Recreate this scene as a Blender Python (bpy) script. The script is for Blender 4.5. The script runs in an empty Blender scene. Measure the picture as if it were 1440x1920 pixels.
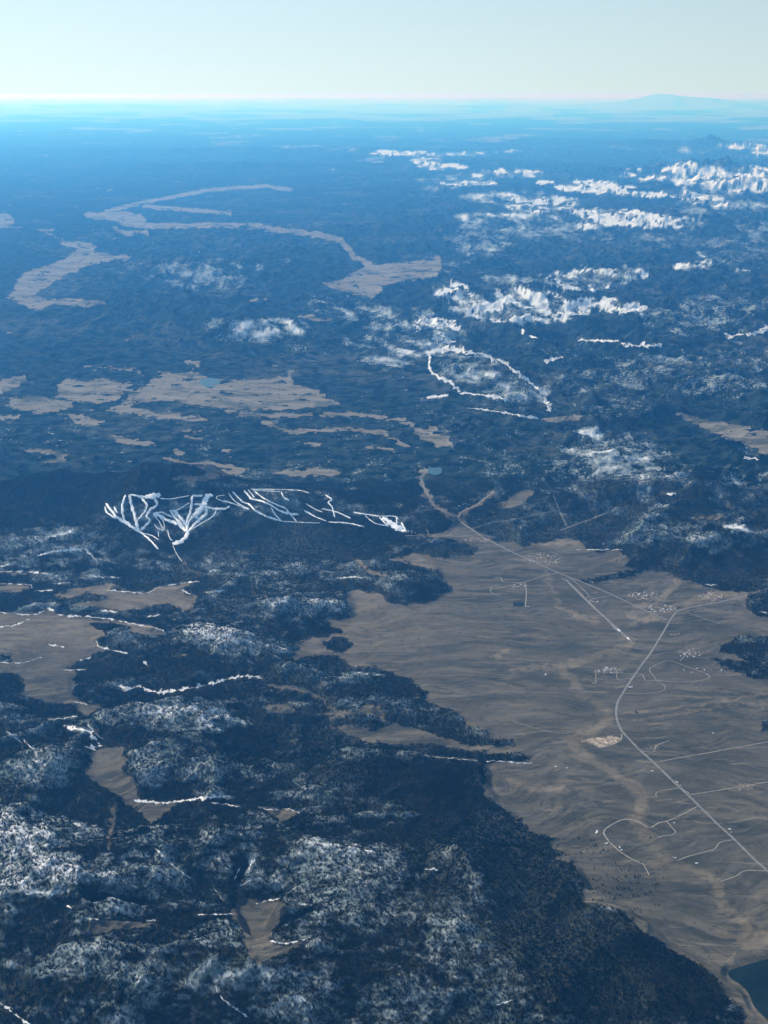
import bpy, math, random
import numpy as np
R = math.radians
random.seed(7)
rng = np.random.default_rng(11)
SC = bpy.context.scene
COL = SC.collection

# ------------------------------------------------------------------ camera, sky, sun, exposure
H = 9000.0                       # camera height above the valley floor (m)
F = 2400.0                       # focal length in photo pixels (photo 1440 x 1920)
V0 = 176.0                       # photo row of zero elevation
PITCH = math.atan((960 - V0) / F)
cam = bpy.data.cameras.new('camera')
cam.sensor_fit = 'VERTICAL'
cam.sensor_height = 36.0
cam.lens = 36.0 * F / 1920.0
cam.clip_start = 10.0
cam.clip_end = 6.0e6
camo = bpy.data.objects.new('camera', cam)
COL.objects.link(camo)
camo.location = (0, 0, H)
camo.rotation_euler = (math.pi / 2 - PITCH, 0, 0)
SC.camera = camo

SUN_EL, SUN_AZ = R(33), R(-46)   # azimuth from +Y, negative = left
world = bpy.data.worlds.new('World')
SC.world = world
world.use_nodes = True
wn = world.node_tree
wn.nodes.clear()
wo = wn.nodes.new('ShaderNodeOutputWorld')
bg = wn.nodes.new('ShaderNodeBackground')
sky = wn.nodes.new('ShaderNodeTexSky')
sky.sky_type = 'NISHITA'
sky.sun_disc = False
sky.sun_elevation = SUN_EL
sky.sun_rotation = SUN_AZ
sky.altitude = 6600
sky.air_density = 1.0
sky.dust_density = 0.0
sky.ozone_density = 1.0
bg.inputs['Strength'].default_value = 0.094
tcw = wn.nodes.new('ShaderNodeTexCoord'); vmw = wn.nodes.new('ShaderNodeVectorMath'); vmw.operation = 'MULTIPLY'
vmw.inputs[1].default_value = (1, 1, 0.2)
wn.links.new(tcw.outputs['Generated'], vmw.inputs[0]); wn.links.new(vmw.outputs[0], sky.inputs[0])
wn.links.new(sky.outputs[0], bg.inputs[0])
wn.links.new(bg.outputs[0], wo.inputs[0])

sun = bpy.data.lights.new('sun', 'SUN')
sun.energy = 5.0
sun.angle = R(0.5)
sun.color = (1.0, 0.95, 0.86)
suno = bpy.data.objects.new('sun', sun)
COL.objects.link(suno)
suno.rotation_euler = (math.pi / 2 - SUN_EL, 0, math.pi - SUN_AZ)   # fixed below through a direction
from mathutils import Vector
sdir = Vector((math.sin(SUN_AZ) * math.cos(SUN_EL), math.cos(SUN_AZ) * math.cos(SUN_EL), math.sin(SUN_EL)))
suno.rotation_euler = (sdir).to_track_quat('Z', 'Y').to_euler()
suno.location = (0, 0, H + 500)

SC.view_settings.view_transform = 'Standard'
SC.view_settings.look = 'None'
SC.view_settings.exposure = 0.0
SC.view_settings.gamma = 1.0
SC.view_settings.use_curve_mapping = False
SC.cycles.use_denoising = True
SC.cycles.volume_bounces = 3
SC.cycles.max_bounces = 6
SC.cycles.diffuse_bounces = 2

HAZE_DENSITY = 7.5e-6
HAZE_COLOR = (0.088, 0.41, 1.0)

# ------------------------------------------------------------------ helpers
def tag(o, label=None, cat=None, group=None, kind=None):
    if label: o['label'] = label
    if cat: o['category'] = cat
    if group: o['group'] = group
    if kind: o['kind'] = kind
    return o

def link(o, parent=None):
    COL.objects.link(o)
    if parent is not None: o.parent = parent
    return o

def np_mesh(name, verts, faces, mats, normals=None, attrs=None, smooth=False, face_mats=None):
    me = bpy.data.meshes.new(name)
    verts = np.asarray(verts, dtype=np.float32); faces = np.asarray(faces, dtype=np.int32)
    n, m, k = len(verts), len(faces), faces.shape[1]
    me.vertices.add(n); me.vertices.foreach_set('co', verts.ravel())
    me.loops.add(m * k); me.loops.foreach_set('vertex_index', faces.ravel())
    me.polygons.add(m)
    me.polygons.foreach_set('loop_start', np.arange(0, m * k, k, dtype=np.int32))
    me.polygons.foreach_set('loop_total', np.full(m, k, dtype=np.int32))
    if smooth: me.polygons.foreach_set('use_smooth', np.ones(m, dtype=bool))
    if face_mats is not None: me.polygons.foreach_set('material_index', np.asarray(face_mats, dtype=np.int32))
    for mt in (mats if isinstance(mats, (list, tuple)) else [mats]): me.materials.append(mt)
    me.update(calc_edges=True)
    if attrs:
        for an, av in attrs.items():
            a = me.attributes.new(an, 'FLOAT', 'POINT')
            a.data.foreach_set('value', np.asarray(av, dtype=np.float32))
    if normals is not None:
        me.normals_split_custom_set_from_vertices(np.asarray(normals, dtype=np.float32).tolist())
    return me

# gradient noise, vectorised
PERM = rng.permutation(256).astype(np.int64)
GA = rng.random(256) * 2 * math.pi
GX, GY = np.cos(GA), np.sin(GA)
def perlin(x, y, seed=0):
    xf, yf = np.floor(x), np.floor(y)
    xi, yi = xf.astype(np.int64) + seed * 37, yf.astype(np.int64) + seed * 91
    fx, fy = x - xf, y - yf
    def g(ix, iy, dx, dy):
        h = PERM[(PERM[ix & 255] + iy) & 255]
        return GX[h] * dx + GY[h] * dy
    sx = fx * fx * fx * (fx * (fx * 6 - 15) + 10); sy = fy * fy * fy * (fy * (fy * 6 - 15) + 10)
    a = g(xi, yi, fx, fy); b = g(xi + 1, yi, fx - 1, fy)
    c = g(xi, yi + 1, fx, fy - 1); d = g(xi + 1, yi + 1, fx - 1, fy - 1)
    return ((a + (b - a) * sx) + ((c + (d - c) * sx) - (a + (b - a) * sx)) * sy) * 1.5
def fbm(x, y, octv=5, seed=0, gain=0.5, lac=2.03):
    s = 0.0; a = 1.0; t = 0.0
    for i in range(octv):
        s = s + a * perlin(x, y, seed + i * 7); t += a
        a *= gain; x = x * lac + 13.7; y = y * lac + 7.1
    return s / t
def ridged(x, y, octv=5, seed=0, gain=0.5):
    s = 0.0; a = 1.0; t = 0.0; w = 1.0
    for i in range(octv):
        n = 1 - np.abs(perlin(x, y, seed + i * 5)) * 1.6
        n = np.clip(n, 0, 1) ** 2
        s = s + a * n * w; t += a
        w = np.clip(n * 1.4, 0, 1)
        a *= gain; x = x * 2.05 + 3.3; y = y * 2.05 + 9.2
    return s / t
def sstep(a, b, x):
    t = np.clip((x - a) / (b - a), 0, 1)
    return t * t * (3 - 2 * t)

SP, CP = math.sin(PITCH), math.cos(PITCH)
def project(X, Y, Z):
    dz = Z - H
    depth = Y * CP - dz * SP
    up = Y * SP + dz * CP
    depth = np.maximum(depth, 1.0)
    return 720 + F * X / depth, 960 - F * up / depth
def ray(u, v):
    xc = (np.asarray(u, float) - 720) / F; yc = (960 - np.asarray(v, float)) / F
    return xc, CP + yc * SP, -SP + yc * CP
def at_z(u, v, z=0.0):
    dx, dy, dz = ray(u, v)
    t = (z - H) / dz
    return dx * t, dy * t

def poly_sd(poly, U, V, pad):
    """signed distance (inside > 0) to a polygon in photo pixels; -pad where farther than pad"""
    P = np.asarray(poly, float)
    out = np.full(U.shape, -float(pad))
    m = (U > P[:, 0].min() - pad) & (U < P[:, 0].max() + pad) & (V > P[:, 1].min() - pad) & (V < P[:, 1].max() + pad)
    if not m.any(): return out
    u, v = U[m], V[m]
    ins = np.zeros(u.shape, bool); d2 = np.full(u.shape, 1e12)
    n = len(P)
    for i in range(n):
        x0, y0 = P[i]; x1, y1 = P[(i + 1) % n]
        if y0 != y1:
            c = ((y0 > v) != (y1 > v)) & (u < (x1 - x0) * (v - y0) / (y1 - y0) + x0)
            ins ^= c
        ex, ey = x1 - x0, y1 - y0
        L = ex * ex + ey * ey + 1e-9
        t = np.clip(((u - x0) * ex + (v - y0) * ey) / L, 0, 1)
        dd = (u - x0 - t * ex) ** 2 + (v - y0 - t * ey) ** 2
        d2 = np.minimum(d2, dd)
    d = np.sqrt(d2)
    out[m] = np.maximum(np.where(ins, d, -d), -pad)
    return out
def line_d(pts, U, V, pad):
    P = np.asarray(pts, float)
    out = np.full(U.shape, float(pad))
    m = (U > P[:, 0].min() - pad) & (U < P[:, 0].max() + pad) & (V > P[:, 1].min() - pad) & (V < P[:, 1].max() + pad)
    if not m.any(): return out
    u, v = U[m], V[m]; d2 = np.full(u.shape, 1e12)
    for i in range(len(P) - 1):
        x0, y0 = P[i]; x1, y1 = P[i + 1]
        ex, ey = x1 - x0, y1 - y0
        L = ex * ex + ey * ey + 1e-9
        t = np.clip(((u - x0) * ex + (v - y0) * ey) / L, 0, 1)
        d2 = np.minimum(d2, (u - x0 - t * ex) ** 2 + (v - y0 - t * ey) ** 2)
    out[m] = np.minimum(np.sqrt(d2), pad)
    return out

# ------------------------------------------------------------------ layout, traced in photo pixels
BIG_PLAIN = [(857,978),(835,995),(800,1003),(780,1000),(800,1008),(840,1010),(880,1020),(897,1030),(880,1040),(860,1046),(830,1046),(800,1040),(775,1036),(740,1047),(728,1050),(760,1055),(790,1064),(822,1069),(830,1090),(843,1105),(830,1115),(815,1125),(800,1128),(760,1133),(735,1128),(715,1118),(700,1110),(680,1108),(665,1105),(650,1118),(648,1130),(658,1145),(655,1155),(640,1165),(615,1160),(620,1172),(640,1180),(642,1188),(610,1192),(575,1194),(560,1210),(548,1238),(575,1230),(600,1232),(635,1228),(657,1250),(700,1252),(745,1265),(775,1280),(800,1300),(797,1313),(827,1325),(858,1338),(872,1358),(913,1370),(925,1387),(960,1386),(965,1398),(920,1403),(905,1412),(960,1413),(992,1420),(985,1428),(905,1430),(910,1455),(905,1470),(910,1490),(935,1510),(960,1525),(985,1550),(1010,1565),(1040,1570),(1032,1590),(1055,1600),(1030,1615),(1070,1615),(1085,1640),(1095,1670),(1092,1690),(1120,1695),(1150,1703),(1175,1715),(1200,1745),(1230,1760),(1260,1780),(1290,1795),(1320,1815),(1345,1840),(1365,1870),(1390,1890),(1400,1930),(1380,2100),(2300,2100),(2300,1165),(1440,1155),(1410,1150),(1400,1135),(1405,1115),(1425,1105),(1390,1108),(1350,1108),(1310,1095),(1280,1085),(1250,1075),(1235,1068),(1200,1070),(1172,1060),(1186,1050),(1165,1035),(1150,1029),(1120,1035),(1100,1030),(1085,1012),(1060,1010),(1030,1015),(1010,1015),(980,1025),(960,1015),(930,1015),(900,998),(880,985),(868,972)]
# name, polygon, label
MEADOWS = [
 ('plain', BIG_PLAIN, 'broad grey-brown valley grassland crossed by the highway'),
 ('meadow', [(35,842),(60,841),(95,845),(127,850),(133,852),(120,858),(124,867),(100,868),(78,866),(95,860),(105,855),(90,849),(60,847)], 'small hooked tan meadow above the dark left ridge'),
 ('meadow', [(300,857),(330,860),(350,866),(400,867),(420,870),(466,877),(455,888),(430,893),(385,900),(360,902),(310,897),(350,893),(380,892),(390,884),(370,874),(330,866)], 'curling tan meadow just beyond the ski mountain'),
 ('meadow', [(318,850),(335,841),(345,848),(335,857)], 'tiny round clearing above the curling meadow'),
 ('meadow', [(100,1118),(135,1104),(170,1098),(215,1095),(210,1104),(240,1108),(275,1112),(300,1101),(340,1094),(373,1090),(346,1100),(340,1107),(368,1120),(357,1142),(345,1147),(320,1135),(290,1133),(270,1142),(230,1143),(200,1147),(185,1142),(170,1135),(135,1138),(142,1131),(195,1122),(197,1114),(165,1113),(140,1122),(125,1124)], 'winged grey-tan meadow with a snowy rim below the ski mountain'),
 ('meadow', [(-40,1096),(50,1096),(60,1104),(40,1110),(-40,1106)], 'short pale meadow at the left edge above the large left meadow'),
 ('meadow', [(-60,1145),(30,1150),(60,1152),(90,1140),(105,1150),(135,1155),(200,1162),(245,1168),(280,1172),(310,1184),(303,1193),(270,1188),(247,1186),(245,1178),(215,1170),(180,1166),(166,1170),(185,1182),(205,1188),(180,1200),(186,1210),(208,1216),(190,1222),(165,1232),(140,1245),(125,1252),(145,1258),(136,1275),(140,1300),(150,1315),(195,1321),(178,1332),(162,1344),(155,1338),(140,1322),(120,1318),(90,1316),(70,1310),(40,1300),(48,1285),(38,1268),(20,1261),(-60,1262),(-60,1245),(15,1240),(20,1229),(-60,1226)], 'largest meadow at the left edge, streaked with snow and a dark creek'),
 ('meadow', [(165,1415),(190,1402),(215,1398),(237,1400),(232,1413),(241,1424),(232,1438),(240,1455),(256,1478),(258,1493),(275,1500),(303,1504),(337,1505),(310,1525),(290,1540),(278,1544),(270,1530),(250,1516),(225,1497),(205,1483),(185,1474),(165,1458),(160,1442),(172,1428)], 'boot-shaped brown meadow in the lower left forest'),
 ('meadow', [(215,1500),(226,1505),(214,1530),(214,1555),(209,1580),(212,1592),(203,1593),(199,1562),(205,1530)], 'thin brown clearing running down from the boot-shaped meadow'),
 ('meadow', [(443,1655),(460,1655),(455,1680),(480,1690),(505,1692),(528,1690),(545,1698),(532,1712),(522,1730),(505,1760),(525,1774),(555,1767),(587,1757),(560,1776),(530,1787),(505,1797),(483,1812),(470,1795),(457,1772),(453,1745),(438,1722),(434,1710),(443,1690)], 'brown meadow with snow banks near the bottom of the picture'),
 ('meadow', [(160,1722),(195,1724),(250,1727),(290,1731),(270,1739),(215,1745),(180,1753),(165,1745)], 'dull brown valley strip low in the left forest'),
 ('meadow', [(485,1514),(520,1519),(545,1517),(562,1526),(545,1533),(530,1541),(520,1547),(517,1532),(505,1521)], 'small wedge meadow with a bright snow rim in the central forest'),
 ('meadow', [(488,1322),(530,1319),(545,1322),(558,1335),(545,1340),(520,1337),(500,1330)], 'grey oval clearing among the dark central hills'),
 ('meadow', [(593,1282),(610,1277),(606,1286),(592,1287)], 'tiny tan clearing left of the large valley edge'),
 ('meadow', [(614,1360),(660,1362),(700,1370),(730,1356),(800,1369),(830,1383),(880,1397),(930,1399),(960,1397),(960,1407),(920,1405),(890,1411),(850,1403),(810,1391),(770,1396),(730,1395),(690,1393),(660,1382)], 'ragged tan tongue of grassland reaching into the central forest'),
 ('meadow', [(608,1352),(640,1334),(670,1331),(682,1320),(690,1317),(703,1324),(733,1314),(712,1326),(727,1353),(716,1352),(700,1336),(680,1338),(645,1339)], 'small branching clearing above the ragged tan tongue'),
 ('meadow', [(105,722),(125,712),(160,711),(200,713),(247,717),(240,725),(228,742),(215,752),(190,757),(160,755),(130,750),(105,745),(111,735)], 'pale round meadow left of the basin with the pond'),
 ('meadow', [(15,752),(25,745),(60,742),(90,747),(140,755),(135,765),(100,771),(60,775),(20,763)], 'pale meadow at the far left middle distance'),
 ('meadow', [(90,776),(140,774),(160,782),(208,788),(190,793),(160,798),(140,792),(130,780)], 'slim stepped meadow below the pale left meadows'),
 ('meadow', [(-40,722),(20,710),(48,700),(45,718),(30,727),(5,738),(-40,745)], 'pale meadow cut by the left edge in the middle distance'),
 ('basin_meadow', [(240,740),(270,725),(290,708),(300,700),(340,700),(370,698),(385,710),(415,710),(430,715),(460,713),(500,709),(530,705),(557,693),(540,705),(550,720),(575,725),(600,735),(620,750),(640,758),(600,765),(540,767),(470,768),(425,772),(390,763),(340,756),(310,751),(262,753),(247,765),(290,771),(330,774),(372,782),(402,788),(360,791),(320,786),(280,781),(230,776),(197,768),(215,762),(232,752)], 'large pale tan basin holding a small blue pond'),
 ('meadow', [(202,816),(230,820),(270,824),(293,830),(265,835),(245,838),(225,830)], 'lone wedge-shaped tan clearing below the basin'),
 ('meadow', [(-30,780),(35,778),(35,784),(-30,790)], 'narrow tan strip at the left edge below the pale meadows'),
 ('meadow', [(775,806),(822,800),(815,810),(842,820),(845,835),(820,840),(805,828),(785,822)], 'patchy tan fields above the little reservoir'),
 ('meadow', [(1253,760),(1280,775),(1310,784),(1340,787),(1365,793),(1400,800),(1500,822),(1500,870),(1440,852),(1400,836),(1360,822),(1330,808),(1300,795),(1270,777)], 'grey-tan valley entering at the right edge'),
 ('meadow', [(1010,786),(1060,779),(1105,781),(1060,789),(1020,791)], 'thin brown ridge-top clearing beside the snow patch'),
 ('meadow', [(1290,972),(1330,965),(1360,970),(1330,975),(1295,977)], 'small tan clearing on the right forested slope'),
 ('meadow', [(110,456),(150,452),(182,461),(176,470),(247,483),(235,489),(190,491),(160,501),(130,515),(100,530),(77,545),(60,556),(100,562),(130,560),(195,563),(202,569),(160,575),(110,570),(75,582),(55,580),(45,572),(10,558),(25,545),(35,520),(50,510),(80,500),(115,488),(135,475),(140,465)], 'long crooked pale valley on the left in blue haze'),
 ('meadow', [(600,531),(640,524),(660,510),(700,495),(760,492),(822,478),(832,500),(815,520),(760,525),(720,535),(700,560),(660,550),(630,543)], 'broad pinkish hazy basin in the upper centre'),
 ('meadow', [(-30,398),(12,400),(28,412),(20,425),(-30,434)], 'pale hazy field cut by the left edge'),
 ('meadow', [(500,885),(540,878),(600,878),(645,884),(630,892),(560,893)], 'faint brown clearing behind the eastern ski slope'),
 ('meadow', [(935,945),(975,922),(1000,920),(985,945),(950,955)], 'reddish cleared slope beside the forked valley road'),
 ('meadow', [(570,596),(618,598),(595,605)], 'small pinkish clearing beside the mid-distance snowy peak'),
 ('meadow', [(160,402),(210,395),(265,400),(280,418),(240,420),(200,412)], 'pale field where the two hazy valley arms meet'),
]
# open corridors along valleys: points, width px
BANDS = [
 ([(788,880),(800,885),(788,898),(798,922),(808,943),(832,960),(858,975)], 12),
 ([(860,970),(880,955),(902,942),(922,925)], 7),
 ([(505,1285),(530,1289),(558,1292),(588,1303),(612,1319),(628,1334)], 7),
 ([(450,775),(520,780),(600,777),(670,776),(760,790),(775,795)], 8),
 ([(495,790),(520,800),(540,812),(600,806),(650,803),(720,812),(740,825),(765,838)], 7),
 ([(245,770),(222,776)], 6),
 ([(200,396),(270,379),(330,368),(400,355),(460,351),(500,349),(545,356)], 7),
 ([(165,403),(215,409),(245,422),(300,424),(400,422),(480,424),(540,434),(600,440),(640,452),(665,482),(695,496)], 11),
 ([(270,386),(330,392),(380,395),(432,400)], 8),
 ([(215,428),(240,438),(275,436)], 9),
 ([(40,1245),(140,1240)], 5),
 ([(168,1350),(180,1366),(195,1388)], 4),
 ([(460,1655),(450,1680)], 9),
 ([(345,1055),(355,1070),(375,1078)], 6),
 ([(55,1075),(0,1073)], 5),
 ([(670,1050),(690,1070),(720,1080)], 7),
 ([(120,450),(70,430),(100,432)], 3),
 ([(560,590),(620,600)], 4), ([(470,565),(500,560)], 4), ([(520,640),(470,642)], 3),
 ([(350,680),(372,682)], 6), ([(205,690),(250,692),(270,705)], 4), ([(160,688),(185,690)], 5), ([(340,755),(385,762)], 6),
 ([(345,808),(385,810)], 5), ([(405,842),(430,844)], 4), ([(350,818),(376,822)], 4), ([(690,838),(740,842)], 4), ([(560,830),(600,834)], 3),
 ([(820,498),(770,510)], 5),
 ([(210,1118),(200,1125)], 4), ([(80,1160),(60,1150)], 4),
 ([(640,1335),(600,1338)], 5),
 ([(350,1228),(300,1232)], 3),
]
FOREST_PATCH = [   # tree islands inside open ground
 [(1388,1192),(1520,1188),(1520,1235),(1440,1252),(1400,1240),(1375,1226),(1355,1222),(1352,1212)],
 [(610,1203),(625,1196),(650,1196),(660,1210),(655,1222),(640,1226),(612,1216)],
 [(250,757),(300,752),(345,758),(385,765),(372,772),(330,768),(280,768)],
 [(1330,1232),(1400,1242),(1520,1262),(1520,1280),(1420,1272),(1360,1252)],
 [(1427,1350),(1500,1345),(1500,1380),(1428,1372)],
 [(-50,1228),(16,1230),(18,1240),(-50,1243)],
 [(1175,1072),(1210,1068),(1180,1082),(1120,1092),(1090,1090)],
]
TREE_ROWS = [  # rows of separate trees standing on the grass: points
 [(960,1573),(1020,1574),(1060,1573),(1103,1572)], [(1020,1612),(1060,1603),(1110,1596),(1145,1595)],
 [(1100,1588),(1120,1586)], [(1128,1620),(1155,1622)], [(1155,1630),(1200,1634)], [(1100,1668),(1150,1664),(1185,1668)],
 [(1095,1690),(1150,1686),(1190,1682),(1215,1676),(1225,1670)], [(1190,1705),(1204,1708)], [(1140,1677),(1165,1680)],
 [(1220,1660),(1240,1658)], [(1170,1645),(1210,1648)], [(1225,1695),(1236,1697)], [(1105,1650),(1160,1648)],
]
LAKE = [(1365,1826),(1372,1817),(1400,1808),(1440,1797),(1520,1775),(1700,1760),(1700,2020),(1540,1990),(1470,1935),(1440,1913),(1415,1888),(1403,1862),(1387,1845),(1370,1834)]

HIGHWAY_S = [(1247,1180),(1232,1205),(1217,1229),(1203,1247),(1190,1266),(1177,1285),(1166,1303),(1159,1315),(1156,1328),(1156,1344),(1160,1358),(1167,1372),(1180,1386),(1197,1404),(1227,1431),(1260,1463),(1293,1494),(1327,1527),(1343,1543),(1377,1574),(1410,1607),(1440,1634),(1520,1705),(1640,1810)]
HIGHWAY_N = [(858,968),(866,980),(885,993),(910,1010),(940,1025),(960,1035),(1000,1053),(1047,1074),(1100,1095),(1147,1115),(1200,1140),(1252,1163)]
CROSS_RD = [(1247,1180),(1256,1164),(1262,1155),(1273,1145),(1295,1139),(1330,1133),(1370,1124),(1400,1117),(1425,1108),(1460,1098)]
VALLEY_RD = [(858,968),(838,962),(814,948),(802,928),(792,906),(788,896),(797,886),(795,876)]
FORK_RD = [(860,970),(870,958),(892,947),(915,930),(925,924)]
DIRT = [
 ([(1290,1491),(1340,1483),(1400,1473),(1440,1466),(1520,1452)], 11), ([(1237,1428),(1280,1420),(1327,1412),(1380,1402),(1440,1391),(1520,1375)], 12),
 ([(1308,1512),(1280,1527),(1250,1540),(1235,1543),(1219,1552),(1203,1545),(1190,1538),(1168,1537),(1150,1545),(1135,1555),(1133,1565),(1147,1583),(1167,1600),(1187,1612),(1207,1621)], 12),
 ([(1207,1621),(1217,1641)], 8), ([(1250,1540),(1260,1552),(1267,1560),(1258,1566),(1242,1568),(1233,1571)], 9),
 ([(1373,1575),(1350,1580),(1340,1592),(1320,1598),(1290,1606),(1270,1614)], 10), ([(1438,1633),(1397,1633),(1380,1643),(1350,1653)], 10),
 ([(1273,1478),(1245,1482),(1230,1487),(1231,1494)], 9),
 ([(1190,1263),(1203,1264),(1208,1271),(1211,1277),(1230,1276),(1275,1279),(1320,1275),(1330,1267),(1307,1257),(1280,1247),(1260,1240),(1247,1240),(1223,1250),(1218,1258),(1226,1268),(1232,1277),(1244,1284),(1247,1291),(1240,1296),(1210,1300),(1171,1300)], 9),
 ([(1190,1264),(1160,1262),(1113,1260)], 8), ([(1117,1256),(1117,1281),(1110,1280)], 8), ([(1157,1256),(1158,1274),(1180,1272),(1184,1277)], 8),
 ([(1047,1074),(1020,1080),(985,1091),(960,1097),(920,1106)], 12), ([(985,1094),(987,1112),(985,1138)], 13), ([(985,1093),(944,1091),(940,1083),(927,1084)], 12),
 ([(938,1118),(922,1112),(920,1102),(930,1098)], 9), ([(1165,1377),(1164,1388),(1140,1399),(1122,1402)], 12), ([(1203,1409),(1226,1410),(1229,1400),(1240,1394),(1255,1389)], 11),
 ([(1060,1083),(1075,1088),(1100,1112),(1112,1122),(1147,1116)], 9), ([(1292,1150),(1320,1160),(1350,1170)], 9), ([(988,1040),(1010,1037),(1030,1035)], 8),
 ([(865,1005),(900,1003),(930,1008)], 10), ([(760,1005),(800,1003),(850,1005)], 9), ([(804,1003),(800,992)], 8), ([(930,1087),(900,1092)], 0),
 ([(1275,1240),(1290,1222),(1300,1216)], 8), ([(1218,1230),(1250,1224),(1300,1222)], 7), ([(1108,1064),(1150,1056),(1178,1050)], 0),
 ([(885,992),(920,980),(960,975),(1000,966),(1040,958)], 6), ([(900,1010),(960,990),(1010,985)], 0), ([(1050,995),(1090,980),(1137,962)], 14), ([(1038,930),(1050,960),(1062,985)], 9),
 ([(1300,1404),(1302,1375),(1330,1372)], 0), ([(960,1413),(1040,1428),(1100,1440),(1145,1448)], 0), ([(1100,1388),(1040,1405),(980,1412)], 0),
 ([(960,1352),(1020,1370),(1060,1375),(1110,1362)], 7), ([(1325,1240),(1350,1247)], 0),
 ([(780,600),(700,640)], 0),
]
RUNWAY = [(1062,1088),(1105,1131),(1140,1163),(1184,1203)]
TAXIWAY = [(1052,1084),(1070,1095),(1098,1122),(1128,1152),(1160,1186)]

# ski runs on the west mountain and the east ridge: points, width px
def scx(pts, x0, y0, s): return [(x0 + a / s, y0 + b / s) for a, b in pts]
SK1 = 1440 / 280.0
SKI_W = [([(95,228),(150,300),(190,350),(250,395),(330,445),(400,490),(450,520),(520,580),(600,670)], 3.0), ([(85,260),(110,320),(200,375)], 2.5),
 ([(175,260),(205,320)], 2.4), ([(280,150),(255,250),(260,340),(280,400),(330,440)], 4.2), ([(320,145),(350,270),(380,370),(410,490)], 4.6),
 ([(325,145),(380,150),(430,165),(480,165)], 2.4), ([(440,175),(490,245),(470,310),(405,385)], 3.0), ([(470,165),(545,155),(625,150)], 4.6),
 ([(560,175),(590,240),(530,285),(490,350),(515,400),(430,490)], 3.2), ([(555,320),(630,355),(700,395),(790,430),(870,500)], 3.2),
 ([(560,320),(640,315),(700,345),(770,360)], 1.3), ([(715,295),(760,360),(830,440),(860,500)], 3.4), ([(745,290),(800,350),(850,410),(880,470)], 3.6),
 ([(930,150),(925,210),(910,310),(880,400),(875,510)], 4.2), ([(935,150),(1000,155),(1030,150)], 2.4), ([(1075,150),(1050,210),(1030,250),(950,360)], 9.0),
 ([(1035,265),(990,310),(900,400),(880,500)], 2.6), ([(1130,150),(1050,150)], 4.0), ([(1060,260),(1060,330),(960,420),(900,490),(870,540),(830,590),(740,620)], 4.6),
 ([(1290,255),(1240,280),(1150,280),(1060,262)], 2.6), ([(1165,280),(1130,350),(1020,420),(900,490)], 2.0), ([(880,500),(870,550),(800,605),(735,620)], 7.0),
 ([(550,330),(600,390),(650,480)], 1.2), ([(560,430),(600,470),(655,485),(650,400),(600,350)], 1.2), ([(600,500),(605,550)], 1.4), ([(450,515),(540,540),(605,580)], 1.4),
 ([(690,490),(710,560),(740,590)], 1.4), ([(900,220),(790,290),(720,300)], 1.0), ([(945,235),(1030,240)], 2.2), ([(1240,150),(1160,165),(1200,200),(1380,250),(1440,285)], 0.9),
 ([(620,180),(720,185),(900,155)], 0.9), ([(740,630),(780,720),(830,790)], 0.9), ([(1060,210),(1100,150)], 3.0)]
SKI_W = [(scx(p, 180, 900, SK1), w) for p, w in SKI_W]
SKI_E = [([(35,100),(80,160),(190,225)], 1.8), ([(65,90),(140,165),(190,185),(235,232),(330,280),(430,310)], 2.4), ([(150,80),(205,140),(280,160),(350,190),(430,240),(560,262)], 2.6),
 ([(180,75),(230,135)], 2.0), ([(215,75),(300,140),(400,190),(460,215),(490,250),(545,315)], 1.8), ([(200,72),(400,74),(560,80),(640,100)], 1.5), ([(230,80),(420,90)], 1.3), ([(430,90),(450,135),(490,155)], 1.8),
 ([(350,205),(390,270),(435,312)], 2.2), ([(600,230),(680,275),(770,312)], 1.8), ([(615,180),(680,220),(740,245)], 1.2), ([(735,218),(850,245),(950,290)], 1.5),
 ([(765,115),(808,150),(780,170),(810,205),(832,285)], 2.2), ([(970,245),(1100,265),(1180,275)], 2.0), ([(1180,275),(1280,275),(1310,300)], 2.0), ([(1190,280),(1260,330),(1330,382)], 10.0),
 ([(1165,280),(1230,350)], 2.4), ([(1290,280),(1300,330)], 2.4), ([(1330,320),(1360,380)], 4.0), ([(1300,375),(1370,385)], 4.0), ([(780,318),(920,325),(1050,352)], 1.5), ([(1060,270),(1130,325),(1240,350)], 1.0),
 ([(430,312),(600,322),(720,325)], 0.9), ([(0,155),(100,190),(190,225)], 1.2)]
SKI_E = [(scx(p, 420, 900, 4.0), w) for p, w in SKI_E]

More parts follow.
